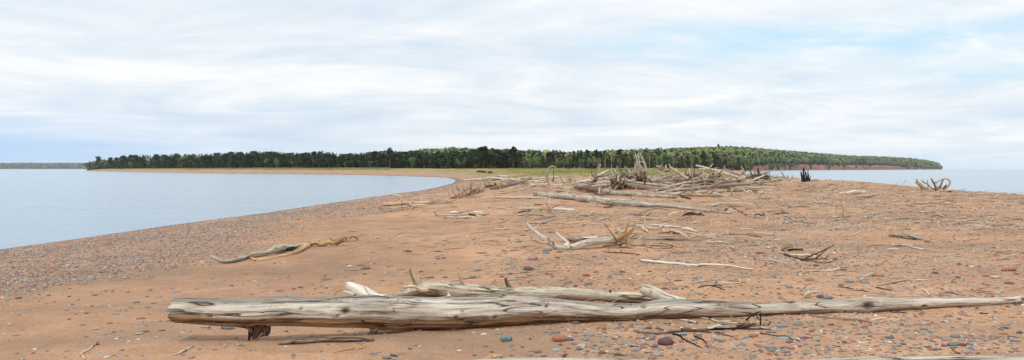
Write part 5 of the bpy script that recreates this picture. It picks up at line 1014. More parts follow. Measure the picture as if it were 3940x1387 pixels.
roots(o, c, 24, 1.15, .035, ('silver', 'pale', 'grey'), .7, (1, .5, .6), curl=.5)
roots(o, c+[0,-.2,-.5], 14, 1.0, .05, ('dark', 'brown'), 0, (1, .6, .8), curl=.9)
# roots between the ball and the fan
o, t = wood('root_ball', 'heap of crossed dark roots between the root ball and the tall fan', 'stump', 'K1', 'brown', [('root', [(840,338,8),(900,345,10),(950,370,12),(1010,400,12)], {'g':500,'mat':'dark'}), ('root', [(915,275,7),(945,320,9),(985,380,12),(1030,420,12)], {'mat':'grey'}), ('root', [(900,380,10),(1000,440,12),(1080,470,8)], {'mat':'silver'}), ('root', [(880,350,10),(1000,375,9),(1080,380,6)], {'mat':'silver'}), ('root', [(940,460,10),(1020,450,9),(1090,440,6)], {'mat':'silver'})], GP)
c = P(2200+1000*.22045, 580+420*.22045, t[1][20]); roots(o, c, 20, 1.3, .05, ('grey', 'brown', 'silver', 'dark'), .15, (1.3, .5, .6))
# right of fan
o, t = wood('root_ball', 'weathered root mass behind the logs right of the tall fan', 'stump', 'K2', 'grey', [('root', [(20,200,9),(70,190,10),(120,195,12),(160,240,12)], {'g':330}), ('root', [(190,170,9),(185,220,12),(170,280,12)], {'mat':'silver'}), ('root', [(245,148,8),(262,190,10),(285,250,10)], {'mat':'silver'}), ('root', [(310,190,6),(260,240,9),(200,290,12),(185,320,9)], {'mat':'brown'}), ('root', [(55,265,9),(100,305,14),(150,335,14),(215,355,12)], {'mat':'silver'}), ('root', [(100,160,5),(95,190,8),(130,230,9)], {'mat':'grey'}), ('root', [(120,170,6),(142,125,4)], {'mat':'grey'})], GP)
c = P(2520+120*.22045, 600+240*.22045, t[1][20]); roots(o, c, 20, 1.5, .06, ('grey', 'silver', 'brown'), .2, (1.2, .5, .6))
K2L = [('grey','upper smooth log of the pile lying right of the tall fan','driftwood_log',[('trunk',[(150,392,18),(240,382,26),(350,370,26),(470,352,24),(600,335,20),(720,325,12)],{'g':(420,400)}),('branch',[(410,330,9),(500,315,12),(600,312,12),(750,308,14),(880,302,8)],{'dd':.5,'mat':'silver'}),('branch',[(600,350,24),(603,300,18),(598,250,14),(612,230,10)],{'mat':'silver'}),('branch',[(700,320,14),(800,322,14),(900,320,9)],{'mat':'silver'})]),
 ('grey','middle grey log of the pile with a dark broken right end','driftwood_log',[('trunk',[(10,462,8),(70,450,20),(180,442,30),(300,436,34),(420,430,38),(530,420,40),(560,415,30)],{'g':(480,485),'hollow':True}),('branch',[(540,400,18),(600,375,14),(660,350,10)],{'mat':'brown'})]),
 ('silver','lower whitish log with splayed roots at its right end in the pile','driftwood_log',[('trunk',[(90,485,8),(200,495,14),(300,505,24),(420,510,34),(540,512,36),(650,512,36),(740,520,30)],{'g':(520,575),'mat':'white'}),('root',[(720,500,20),(740,450,14),(790,405,8)]),('root',[(740,520,18),(790,500,10)]),('root',[(740,530,18),(820,545,14),(860,560,9)]),('root',[(730,535,16),(800,570,12),(860,590,7)],{'mat':'grey'}),('root',[(700,545,14),(760,580,10),(800,598,6)],{'mat':'grey'})]),
 ('grey','curving branch rising right over the middle of the pile','driftwood_branch',[('branch',[(710,395,34),(800,382,28),(900,360,20),(1000,345,16),(1080,335,12),(1150,290,12),(1190,240,11),(1222,200,9),(1215,168,6)],{'g':430,'at':0}),('branch',[(900,350,12),(1000,320,11),(1110,298,9),(1140,280,6)],{'mat':'silver'}),('branch',[(1130,300,10),(1120,380,8)],{'mat':'dark'})]),
 ('silver','straight bare pole leaning high to the left over the right of the pile','driftwood_pole',[('pole',[(720,172,16),(820,195,19),(950,228,21),(1080,262,23),(1200,298,25),(1340,342,23),(1480,382,19),(1610,408,12)],{'g':(330,415)})]),
 ('silver','thin pole just under the straight leaning pole','driftwood_pole',[('pole',[(768,235,8),(900,240,9),(1050,250,9)],{'g':(350,350)})]),
 ('pale','short stick poking up beside the leaning pole','driftwood_stick',[('stick',[(955,210,8),(985,178,8),(1012,152,5)],{'g':330,'at':0})]),
 ('pale','clean tan pole leaning from the sand onto the lower white log','driftwood_pole',[('pole',[(250,635,10),(340,592,14),(420,560,15),(510,530,13),(600,522,9)],{'g':(645,600)})]),
 ('brown','brown log with small upright stubs at the lower right of the pile','driftwood_log',[('trunk',[(460,690,26),(560,682,28),(680,682,26),(820,686,24),(950,690,22),(1080,695,19),(1195,700,15)],{'g':(715,720),'mat':'tan'}),('branch_stub',[(655,670,8),(660,615,4)],{'mat':'dark'}),('branch_stub',[(850,690,14),(855,660,9)],{'mat':'dark'}),('branch',[(830,655,10),(920,632,10),(1010,605,9),(1110,576,6)],{'mat':'tan'}),('branch',[(960,670,8),(1000,640,9),(1040,625,6)]),('leg',[(1145,715,6),(1145,775,4)],{'mat':'dark'}),('leg',[(935,705,8),(940,755,4)],{'mat':'tan'})]),
 ('grey','short dark brown pole leaning onto the stubby brown log','driftwood_pole',[('pole',[(400,690,9),(470,662,11),(540,635,10),(605,615,7)],{'g':(700,700)})]),
 ('dark','dark log shadowed in the hollow in front of the stubby brown log','driftwood_log',[('trunk',[(430,700,12),(500,728,16),(580,750,12),(625,758,6)],{'g':(720,765)})])]
for mt, lb, nm, ps in K2L:
    o, t = wood(nm, lb, 'driftwood log' if 'log' in nm else 'driftwood branch' if 'branch' in nm else 'driftwood pole' if 'pole' in nm else 'stick', 'K2', mt, ps, GP)
    if 'splayed' in lb: roots(o, P(2520+850*.22045, 600+480*.22045, t[1][-1]), 26, 1.5, .045, ('silver', 'grey', 'brown', 'pale'), .1, (1.2, .5, .6), curl=.8, away=(.4, 0, 0))
    if 'dark broken' in lb: roots(o, P(2520+640*.22045, 600+420*.22045, t[1][-1]+.5), 12, 1.2, .06, ('dark', 'grey', 'brown'), .1, (1.2, .5, .6))
wood('driftwood_log', 'dark heavy log low behind the curving branch', 'driftwood log', 'K2', 'grey', [('trunk', [(880,370,16),(980,365,20),(1080,370,20),(1150,380,12)], {'g':(392,400)}), ('branch', [(880,380,10),(960,385,8)], {'mat':'dark'})], GP)
wood('driftwood_log', 'short upright pale stub rising between the two leaning poles', 'driftwood log', 'K2', 'silver', [('trunk', [(1050,300,18),(1055,260,16),(1052,215,10)], {'g':360}), ('branch', [(1060,215,10),(1120,225,8)], {'mat':'brown'})], GP)
o, t = wood('driftwood_log', 'grey bent trunk running into the brown root mound near the lake', 'driftwood log', 'K4', 'grey', [('trunk', [(60,310,16),(180,338,18),(280,375,24),(380,415,30),(480,450,32),(580,470,32),(660,465,28)], {'g':(480,520)}), ('branch', [(410,400,10),(408,345,9),(460,290,5)], {'mat':'silver'}), ('branch', [(440,415,12),(470,380,14),(492,345,12),(465,325,8)], {'mat':'brown'}), ('branch', [(210,370,14),(220,330,10),(225,312,6)], {'mat':'dark'}), ('branch', [(10,350,12),(40,280,12),(55,235,8),(42,208,5)], {'mat':'silver'})], GP)
o, t = wood('root_mound', 'brown mound of tangled roots standing against the lake', 'stump', 'K4', 'brown', [('stump', [(640,490,30),(740,470,70),(840,470,80),(940,480,60),(1010,500,25)], {'g':545,'amp':.35,'mat':'dark'}), ('root', [(660,430,26),(625,380,20),(590,305,9)], {'mat':'brown'}), ('root', [(720,420,18),(700,370,12),(706,318,6)]), ('root', [(790,380,26),(780,330,20),(785,290,14)], {'mat':'dark'}), ('root', [(800,370,12),(840,318,6)]), ('root', [(930,390,14),(985,365,12),(1045,338,8)], {'mat':'grey'}), ('root', [(940,430,10),(1000,395,8)]), ('root', [(1030,540,18),(1028,450,13),(1020,370,6)], {'mat':'grey'}), ('root', [(900,400,18),(970,430,20),(1010,480,20),(1045,560,14)], {'mat':'grey'})], GP)
c = P(2780+800*.17637, 600+455*.17637, t[1][20]-.4); roots(o, c, 34, 1.25, .05, ('brown', 'grey', 'tan', 'dark'), .1, (1.5, .5, .7), curl=1.0)
wood('driftwood_branch', 'thick pale elbow branch at the right foot of the root mound', 'driftwood branch', 'K4', 'silver', [('branch', [(1060,555,14),(1110,548,22),(1180,515,20),(1250,500,13),(1300,495,6)], {'g':575}), ('leg', [(1190,520,12),(1195,570,7)], {'mat':'brown'}), ('branch', [(1060,550,12),(1045,510,6)], {'mat':'brown'})], GP)
o, t = wood('brushwood_heap', 'low heap of grey sticks against the lake right of the root mound', 'brushwood', 'K4', 'grey', [('stick', [(1060,500,8),(1180,478,10),(1300,470,9),(1340,490,6)], {'g':530}), ('stick', [(1100,480,8),(1200,465,8),(1220,440,5)]), ('stick', [(1250,480,8),(1310,450,5)]), ('stick', [(1070,470,6),(1090,445,5)])], GP)
roots(o, P(2780+1200*.17637, 600+495*.17637, t[1][20]), 14, .9, .035, ('grey', 'silver', 'brown'), .2, (2, .5, .4))
for i, (ps, lb) in enumerate([([(1370,515,10),(1335,440,12),(1285,358,9)], 'bare grey stake leaning left before the lake near the root mound'), ([(1415,520,10),(1410,470,10),(1422,428,5)], 'short double twig stake before the lake right of the leaning stake'), ([(1525,520,11),(1523,470,9),(1520,430,6)], 'lone short grey stub standing before the lake left of the burnt stump')]):
    ex = [('twig', [(1410,490,6),(1435,470,5),(1440,440,3)])] if i == 1 else [('twig', [(1520,505,6),(1490,488,4)])] if i == 2 else []
    wood('driftwood_stake', lb, 'stake', 'K4', 'grey', [('stake', ps, {'g':525,'at':0})]+ex, 'stakes standing before the lake')
wood('driftwood_branch', 'upturned curved grey root end on sand right of the brown log', 'driftwood branch', 'K4', 'silver', [('branch', [(245,740,7),(205,775,13),(200,820,18),(222,865,20),(290,895,12)], {'g':905}), ('branch', [(270,850,6),(295,810,4)], {'mat':'brown'})])
wood('driftwood_branch', 'small white forked branch on sand right of the upturned root end', 'driftwood branch', 'K4', 'white', [('branch', [(440,735,12),(470,770,16),(492,825,18)], {'g':838,'at':2}), ('branch', [(510,822,16),(545,788,15),(600,780,14),(640,790,10)]), ('twig', [(695,800,9),(718,795,9),(715,830,6)], {'mat':'brown'})])
wood('driftwood_stick', 'dark flat stick on clean sand below the leaning pole', 'stick', 'K4', 'dark', [('stick', [(0,608,7),(60,610,12),(125,628,6)], {'g':630}), ('stick', [(110,630,6),(200,638,7),(270,620,4)], {'mat':'tan'})])
for i, (a, b, c_, lb) in enumerate([((550,632),(640,642),(710,646),'flat pale stick left of the white splinter below the root mound'), ((890,640),(1050,640),(1180,620),'long pale stick on the sand strip below the root mound'), ((1180,622),(1340,612),(1440,632),'pale curving stick continuing the sand strip to the right'), ((1050,692),(1160,688),(1280,672),'thin pale stick on the second line below the root mound'), ((1350,662),(1450,660),(1510,652),'pale stick below the lone grey stub'), ((1520,655),(1600,672),(1780,648),'thin bowed stick below the burnt stump'), ((2080,645),(2150,652),(2240,650),'short flat stick right of the burnt stump'), ((860,750),(950,765),(1000,770),'dark thin twig on the middle of the upper sand')]):
    wood('driftwood_stick', lb, 'stick', 'K4', 'pale' if i < 7 else 'brown', [('stick', [(*a, 5), (*b, 8), (*c_, 4)], {'rest':False})], 'thin sticks on the upper sand below the root mound')

# --- numerous smaller sticks -------------------------------------------------
STK = []
for i in range(7):
    mb = MB(); L = 1.0; k = 5; pts = [(-.5+t/(k-1)*L, rng.normal()*.03, 0) for t in range(k)]
    tube(mb, pts, [.012, .02, .022, .018, .009], n=6, amp=.2, seed=i*3.1, jag=.3, step=.06)
    if i % 2: tube(mb, [(-.05,0,0),(.1,.06,.02),(.22,.14,.05)], [.014,.01,.006], n=5, amp=.1)
    if i % 3 == 2: tube(mb, [(.1,0,0),(.2,-.07,.03),(.27,-.16,.02)], [.013,.01,.005], n=5, amp=.1)
    STK.append(mb)
STM = {m: [mesh_from('driftwood_stick', b, WD[m]) for b in STK] for m in ('pale', 'white', 'silver', 'tan', 'brown', 'dark')}
def zone(px, py):
    """where on the beach, in words"""
    if py < 720: return 'at the foot of the grass left of the pile' if px < 2250 else 'behind the pile'
    if py < 790:
        return 'on sand above the pebble bay beach' if px < 1960 else 'around the left of the driftwood pile' if px < 2400 else 'at the right of the driftwood pile' if px < 2900 else 'on the upper sand before the lake' if px < 3400 else 'near the right shore'
    if py < 900:
        return 'on the left pebble beach' if px < 1350 else 'around the hooked branch' if px < 1960 else 'between crossed logs and antler branch' if px < 2440 else 'around the dark looped branch' if px < 2900 else 'around the upright post' if px < 3400 else 'below the orange branch at right'
    if py < 1010:
        return 'on the left pebble slope' if px < 800 else 'on the sand beside the lone crooked branch' if px < 1450 else 'left of the antler branch' if px < 2000 else 'below the antler branch' if px < 2560 else 'left of the broken stump' if px < 2950 else 'right of the broken stump' if px < 3450 else 'by the right edge in middle distance'
    if py < 1140:
        return 'on the lower left pebble slope' if px < 640 else 'on bare sand behind the big log left end' if px < 1500 else 'behind the lichened log' if px < 2350 else 'below the long white stick' if px < 2850 else 'behind the middle right of the big log' if px < 3400 else 'behind the thin right end of the big log'
    if py < 1240 and px > 2000: return 'just behind or beside the big log'
    return 'on the bottom left sand' if px < 1000 else 'on the sand ridge before the big log' if px < 1700 else 'around the orange stone in front' if px < 2250 else 'around the black twig spray' if px < 3000 else 'at the bottom right before the silver log' if px < 3500 else 'in the bottom right corner'
STICKS = []
def scatter_sticks():
    WORD = dict(pale='pale', white='white', silver='silvery', tan='tan', brown='brown', dark='dark')
    n = 0; tries = 0
    while n < 185 and tries < 4000:
        tries += 1
        u = rng.random()
        if u < .30: px, py = rng.uniform(1900, 2450), rng.uniform(688, 760)
        elif u < .62: px, py = rng.uniform(2350, 3200), rng.uniform(770, 980)
        elif u < .86: px, py = rng.uniform(2550, 3940), rng.uniform(760, 1130)
        else: px, py = rng.uniform(1000, 2600), rng.uniform(800, 1110)
        g = G(px, py); d = g[1]
        if d > 150: continue
        Lpx = rng.uniform(22, 75) if py > 770 else rng.uniform(16, 48); L = Lpx*d/F*1.1
        m = rng.choice(['pale', 'white', 'silver', 'tan', 'brown', 'dark'], p=[.28, .16, .14, .18, .14, .10])
        o = bpy.data.objects.new('driftwood_stick', STM[m][rng.integers(7)])
        th = max(.6, min(2.2, (rng.uniform(2.2, 5)*d/F)/(.022*L*2)))
        o.scale = (L, L*th if th > 1 else L, L*th); 
        a = rng.normal()*.5 if rng.random() < .75 else rng.uniform(-1.5, 1.5)
        e = L*.4; s = [float(zf(g[0]+math.cos(a)*k*e, g[1]+math.sin(a)*k*e)) for k in (-1, 1)]
        o.location = (g[0], g[1], (s[0]+s[1])/2+.012*L*th); o.rotation_euler = (0, -math.atan2(s[1]-s[0], 2*e)-abs(rng.normal()*.04), a)
        link(o); STICKS.append((o, px, py, f"{'short' if Lpx < 42 else 'long'} {WORD[m]} stick {zone(px, py)}", 'stick')); n += 1
scatter_sticks()
POLES = []
def pile_poles():
    W = dict(silver='silvery', grey='grey', brown='dark brown', pale='pale', white='bleached')
    spec = [('pile', 2300, 2960, 688, 738, 50), ('field', 1960, 2480, 676, 716, 70), ('back', 2330, 2820, 668, 690, 26), ('field', 2480, 2960, 735, 760, 12)]
    for kind, x0, x1, y0, y1, n in spec:
        for i in range(n):
            px, py = rng.uniform(x0, x1), rng.uniform(y0, y1)
            if kind == 'pile' and px > 2780 and py > 715: py -= 20
            g = G(px, py); d = g[1]
            if d > 130: continue
            L = rng.uniform(1.6, 5.0) if kind == 'pile' else rng.uniform(1.0, 3.6); r = rng.uniform(.06, .15) if kind == 'pile' else rng.uniform(.045, .10)
            m = str(rng.choice(['silver', 'grey', 'brown', 'pale', 'white'], p=[.3, .32, .2, .12, .06] if kind != 'field' else [.36, .12, .07, .3, .15]))
            a = rng.normal()*.55 if rng.random() < .7 else rng.uniform(-1.5, 1.5)
            up = (rng.uniform(.0, .28) if rng.random() < .86 else rng.uniform(.4, .9)) if kind == 'pile' else abs(rng.normal())*.07 if rng.random() < .94 else rng.uniform(.3, .7)
            L *= 1-.35*(up > .4); s = 1 if rng.random() < .5 else -1
            b = np.array([g[0], d, g[2]+r*.6+(rng.uniform(0, .45) if kind == 'pile' else 0)])
            v = np.array([math.cos(a)*s*math.cos(up), math.sin(a)*math.cos(up), math.sin(up)]); q = np.cross(v, [0, 0, 1.]); q /= np.linalg.norm(q)
            pts = [b-v*L*.5*(up < .4), b+v*L*.15+q*rng.normal()*L*.04+[0, 0, rng.normal()*L*.03], b+v*L*(.5 if up < .4 else .8)]
            pts = np.array(pts); pts[:, 2] = np.maximum(pts[:, 2], zf(pts[:, 0], pts[:, 1])+r*.5)
            mb = MB(); tube(mb, pts, [r, r*.9, r*.45], n=8, amp=.15, seed=rng.random()*60, jag=.5)
            if rng.random() < .45:
                e = pts[2]*.4+pts[1]*.6; w = v+rng.normal(size=3)*.7; w[2] = abs(w[2]); w /= np.linalg.norm(w)
                tube(mb, [e, e+w*L*.12, e+w*L*.22+rng.normal(size=3)*.05], [r*.5, r*.4, r*.2], n=6, amp=.15, jag=.4)
            nm = 'driftwood_log' if r > .085 else 'driftwood_branch'
            o = build(nm, mb, WD[m], origin=b)
            where = {'pile': 'in the left of the pile' if px < 2480 else 'in the middle of the pile' if px < 2720 else 'in the right of the pile', 'field': 'in the driftwood field left of the pile' if px < 2400 else 'on sand in front of the pile', 'back': 'behind the pile at the grass edge'}[kind]
            tilt = 'upward pointing' if up > .4 else 'lying' if up < .15 else 'tilted'
            POLES.append((o, px, py, f"{'thick' if r > .1 else 'thin' if r < .065 else 'medium'} {W[m]} {tilt} {'log' if nm.endswith('log') else 'branch'} {where}", 'driftwood log' if nm.endswith('log') else 'driftwood branch'))
pile_poles()
for (px, py, L, nn, lb) in [(2420, 712, 1.2, 22, 'ragged dark root cluster right of the upturned stump'), (2560, 690, 1.0, 20, 'brown root cluster on the mound behind the tall fan'), (2735, 722, 1.0, 26, 'pale tangled root cluster at the splayed end of the white log'), (2675, 700, 1.0, 18, 'dark root cluster in the middle of the pile'), (2840, 690, .9, 18, 'dark root cluster on the slope left of the brown mound'), (2350, 690, .8, 12, 'small grey root cluster behind the upturned stump')]:
    g = G(px, py); k_ = min(1, 70/g[1]); g[0] *= k_; g[1] *= k_; o = empty('root_ball', (g[0], g[1], float(zf(g[0], g[1]))))
    roots(o, np.array(o.location)+[0, 0, .45], nn, L, .055, ('grey', 'brown', 'silver', 'dark'), .15, (1.2, .5, .8), curl=1.0); tag(o, lb, 'stump', 'root clusters of the pile')
def litter():
    mb = MB(); cnt = 0
    n = 8000; d = 9*np.exp(rng.random(n)*math.log(16)); px = rng.uniform(1350, 3940, n); x = (px-CX)/F*d
    sd = shore_dist(x, d)
    dens = (sd > 9)*(.15+.85*sstep(0, .5, noise2(x/3, d/6, 91)+.35*((px > 1900) & (d > 38))+.1*(px > 2500)+.25*(d > 60)*(px < 2600)))*(.35+.65*(px > 1850))
    keep = rng.random(n) < dens; x, d, px, sd = x[keep], d[keep], px[keep], sd[keep]; z = zf(x, d)
    for i in range(len(x)):
        L = (.10+.35*rng.random()**1.5)*(1+d[i]/30); r = max(.004, .9*d[i]/F*(.5+rng.random()))*1.1; a = rng.normal()*.6 if rng.random() < .7 else rng.random()*3.14
        ca, sa = math.cos(a)*L/2, math.sin(a)*L/2; h = abs(rng.normal())*L*.08 + (L*.3*rng.random() if rng.random() < .08 else 0)
        A = np.array([x[i]-ca, d[i]-sa, z[i]+r*.3]); B_ = np.array([x[i]+ca, d[i]+sa, z[i]+r*.5+h]); M_ = (A+B_)/2+[0, rng.normal()*L*.06, r*.3]
        T = (B_-A)/np.linalg.norm(B_-A); S = np.cross(T, [0, 0, 1]); U = np.cross(S, T); th = np.arange(4)*1.57
        ring = lambda c, q: c+(S*np.cos(th)[:, None]+U*np.sin(th)[:, None])*q
        V = np.vstack([ring(A, r*.6), ring(M_, r), ring(B_, r*.5)])
        Q = [[k, (k+1) % 4, 4+(k+1) % 4, 4+k] for k in range(4)]+[[4+k, 4+(k+1) % 4, 8+(k+1) % 4, 8+k] for k in range(4)]+[[0,1,2,3],[8,9,10,11]]
        c = np.array([[.66,.55,.42],[.50,.38,.24],[.58,.47,.36],[.22,.14,.09],[.10,.07,.05],[.42,.22,.12]][rng.choice(6, p=[.28,.22,.2,.12,.1,.08])])*(.8+.4*rng.random())
        mb.add(V, Q, stain=np.tile([c], (12, 1)))
    m, nt, bs, out = newmat('litter_wood'); n_ = N(nt); n_.L(n_.attr('stain').outputs['Color'], bs.inputs['Base Color']); bs.inputs['Roughness'].default_value = .9
    o = build('driftwood_litter', mb, m); tag(o, 'scattered small twigs and wood litter over the sand and around the pile', 'driftwood litter', kind='stuff')
litter()
# ------------------------------------------------------------------ stones
def ico(sub):
    t = (1+5**.5)/2
    v = np.array([(-1,t,0),(1,t,0),(-1,-t,0),(1,-t,0),(0,-1,t),(0,1,t),(0,-1,-t),(0,1,-t),(t,0,-1),(t,0,1),(-t,0,-1),(-t,0,1)], float); v /= np.linalg.norm(v[0])
    f = [(0,11,5),(0,5,1),(0,1,7),(0,7,10),(0,10,11),(1,5,9),(5,11,4),(11,10,2),(10,7,6),(7,1,8),(3,9,4),(3,4,2),(3,2,6),(3,6,8),(3,8,9),(4,9,5),(2,4,11),(6,2,10),(8,6,7),(9,8,1)]
    for _ in range(sub):
        v = list(map(tuple, v)); mid = {}; nf = []
        def m(a, b):
            k = (min(a, b), max(a, b))
            if k not in mid:
                p = (np.array(v[a])+np.array(v[b])); p /= np.linalg.norm(p); mid[k] = len(v); v.append(tuple(p))
            return mid[k]
        for a, b, c in f: ab, bc, ca = m(a, b), m(b, c), m(c, a); nf += [(a, ab, ca), (b, bc, ab), (c, ca, bc), (ab, bc, ca)]
        f = nf; v = np.array(v)
    return np.array(v), np.array(f)
def stone_mat(name, source):
    m, nt, bs, out = newmat(name); n = N(nt)
    if source == 'obj':
        base = n.node('ShaderNodeObjectInfo'); col = base.outputs['Color']; rnd = base.outputs['Random']; p = n.node('ShaderNodeTexCoord').outputs['Object']
        q = n.node('ShaderNodeCombineXYZ'); n.L(n.math('MULTIPLY', rnd, 37), q.inputs[0]); p = n.vadd(p, q.outputs[0]); sc_ = 1.0
    else:
        col = n.attr('stain').outputs['Color']; p = n.node('ShaderNodeNewGeometry').outputs['Position']; sc_ = 18.0
    a = n.noise(p, 2.2*sc_, 5, .65); b = n.noise(p, 11*sc_, 3, .7)
    col = n.mix(n.ramp(a, [(.35, .45), (.6, 0)]), col, n.mix(.5, col, (.10,.085,.08)))
    col = n.mix(n.ramp(b, [(.55, 0), (.72, .4)]), col, (.55,.50,.45))
    n.L(col, bs.inputs['Base Color']); n.L(n.math('ADD', n.math('MULTIPLY', a, .3), .5), bs.inputs['Roughness']); bs.inputs['Specular IOR Level'].default_value = .3
    n.L(n.bump(n.math('ADD', a, n.math('MULTIPLY', b, .3)), .1 if source == 'obj' else .004, .5), bs.inputs['Normal'])
    return m
M_STONE = stone_mat('beach_stone', 'obj'); M_PEB = stone_mat('pebble_stone', 'attr')
V2, F2 = ico(3); STV = []
for i in range(9):
    s = i*7.7; ang = i in (3, 6, 8)
    r = 1+.16*noise3(V2[:, 0]*1.1+s, V2[:, 1]*1.1, V2[:, 2]*1.1, 5)+(.13 if ang else .05)*noise3(V2[:, 0]*2.4+s, V2[:, 1]*2.4, V2[:, 2]*2.4, 6)+(.03 if ang else .008)*noise3(V2[:, 0]*7+s, V2[:, 1]*7, V2[:, 2]*7, 7)
    v = V2*r[:, None]; v[:, 2] = np.sign(v[:, 2])*np.abs(v[:, 2])**(.85 if not ang else .7)
    mb = MB(); mb.add(v*.5, None, F2, grain=v); STV.append(mesh_from('stone', mb, M_STONE))
SC = dict(maroon=(.17,.085,.075), purple=(.20,.13,.14), orange=(.48,.20,.10), terracotta=(.42,.17,.10), red=(.34,.12,.075), brown=(.20,.105,.07), pink=(.42,.24,.20),
    blue=(.19,.26,.285), bluegrey=(.235,.25,.25), grey=(.26,.25,.235), green=(.27,.285,.24), palegreen=(.38,.41,.35), dark=(.075,.065,.065), white=(.68,.64,.58), cream=(.58,.48,.36), lightgrey=(.48,.46,.42), tan=(.42,.31,.21), darkgrey=(.13,.13,.135))
CW = dict(bluegrey='blue grey', palegreen='pale green', lightgrey='light grey', darkgrey='dark grey', dark='blackish', green='grey green')
STONES = []; NSH = [0]
def stone(px, py, hw, hh, col, label=None, var=None, sink=.25):
    g = G(px, py+hh*.8); d = g[1]; w = 2*hw*d/F; h = max(2*hh*d/F*.8, w*.16); h = min(h, w*.8)
    NSH[0] += 1; k = var if var is not None else [0, 1, 2, 4, 5, 7][NSH[0] % 6]
    o = bpy.data.objects.new('stone', STV[k]); dep = w*rng.uniform(.65, .95)
    o.scale = (w, dep, h); a = rng.normal()*.25
    e = .1; gx = float(zf(g[0]+e, g[1])-zf(g[0]-e, g[1]))/(2*e); o.rotation_euler = (rng.normal()*.06, -math.atan(gx)+rng.normal()*.05, a)
    o.location = (g[0], g[1]+dep*.4, float(zf(g[0], g[1]+dep*.4))+h*(.5-sink))
    c = np.array(SC[col])*(.85+.3*rng.random()); o.color = (*c, 1); link(o)
    size = 'big' if hw*d/F > .075 or hw > 22 else 'small' if hw < 9 else 'medium'
    if label: tag(o, label, 'stone', 'larger stones on the beach')
    else: STONES.append((o, px, py, f"{size} {CW.get(col, col)} stone {zone(px, py)}", 'stone'))
    return o
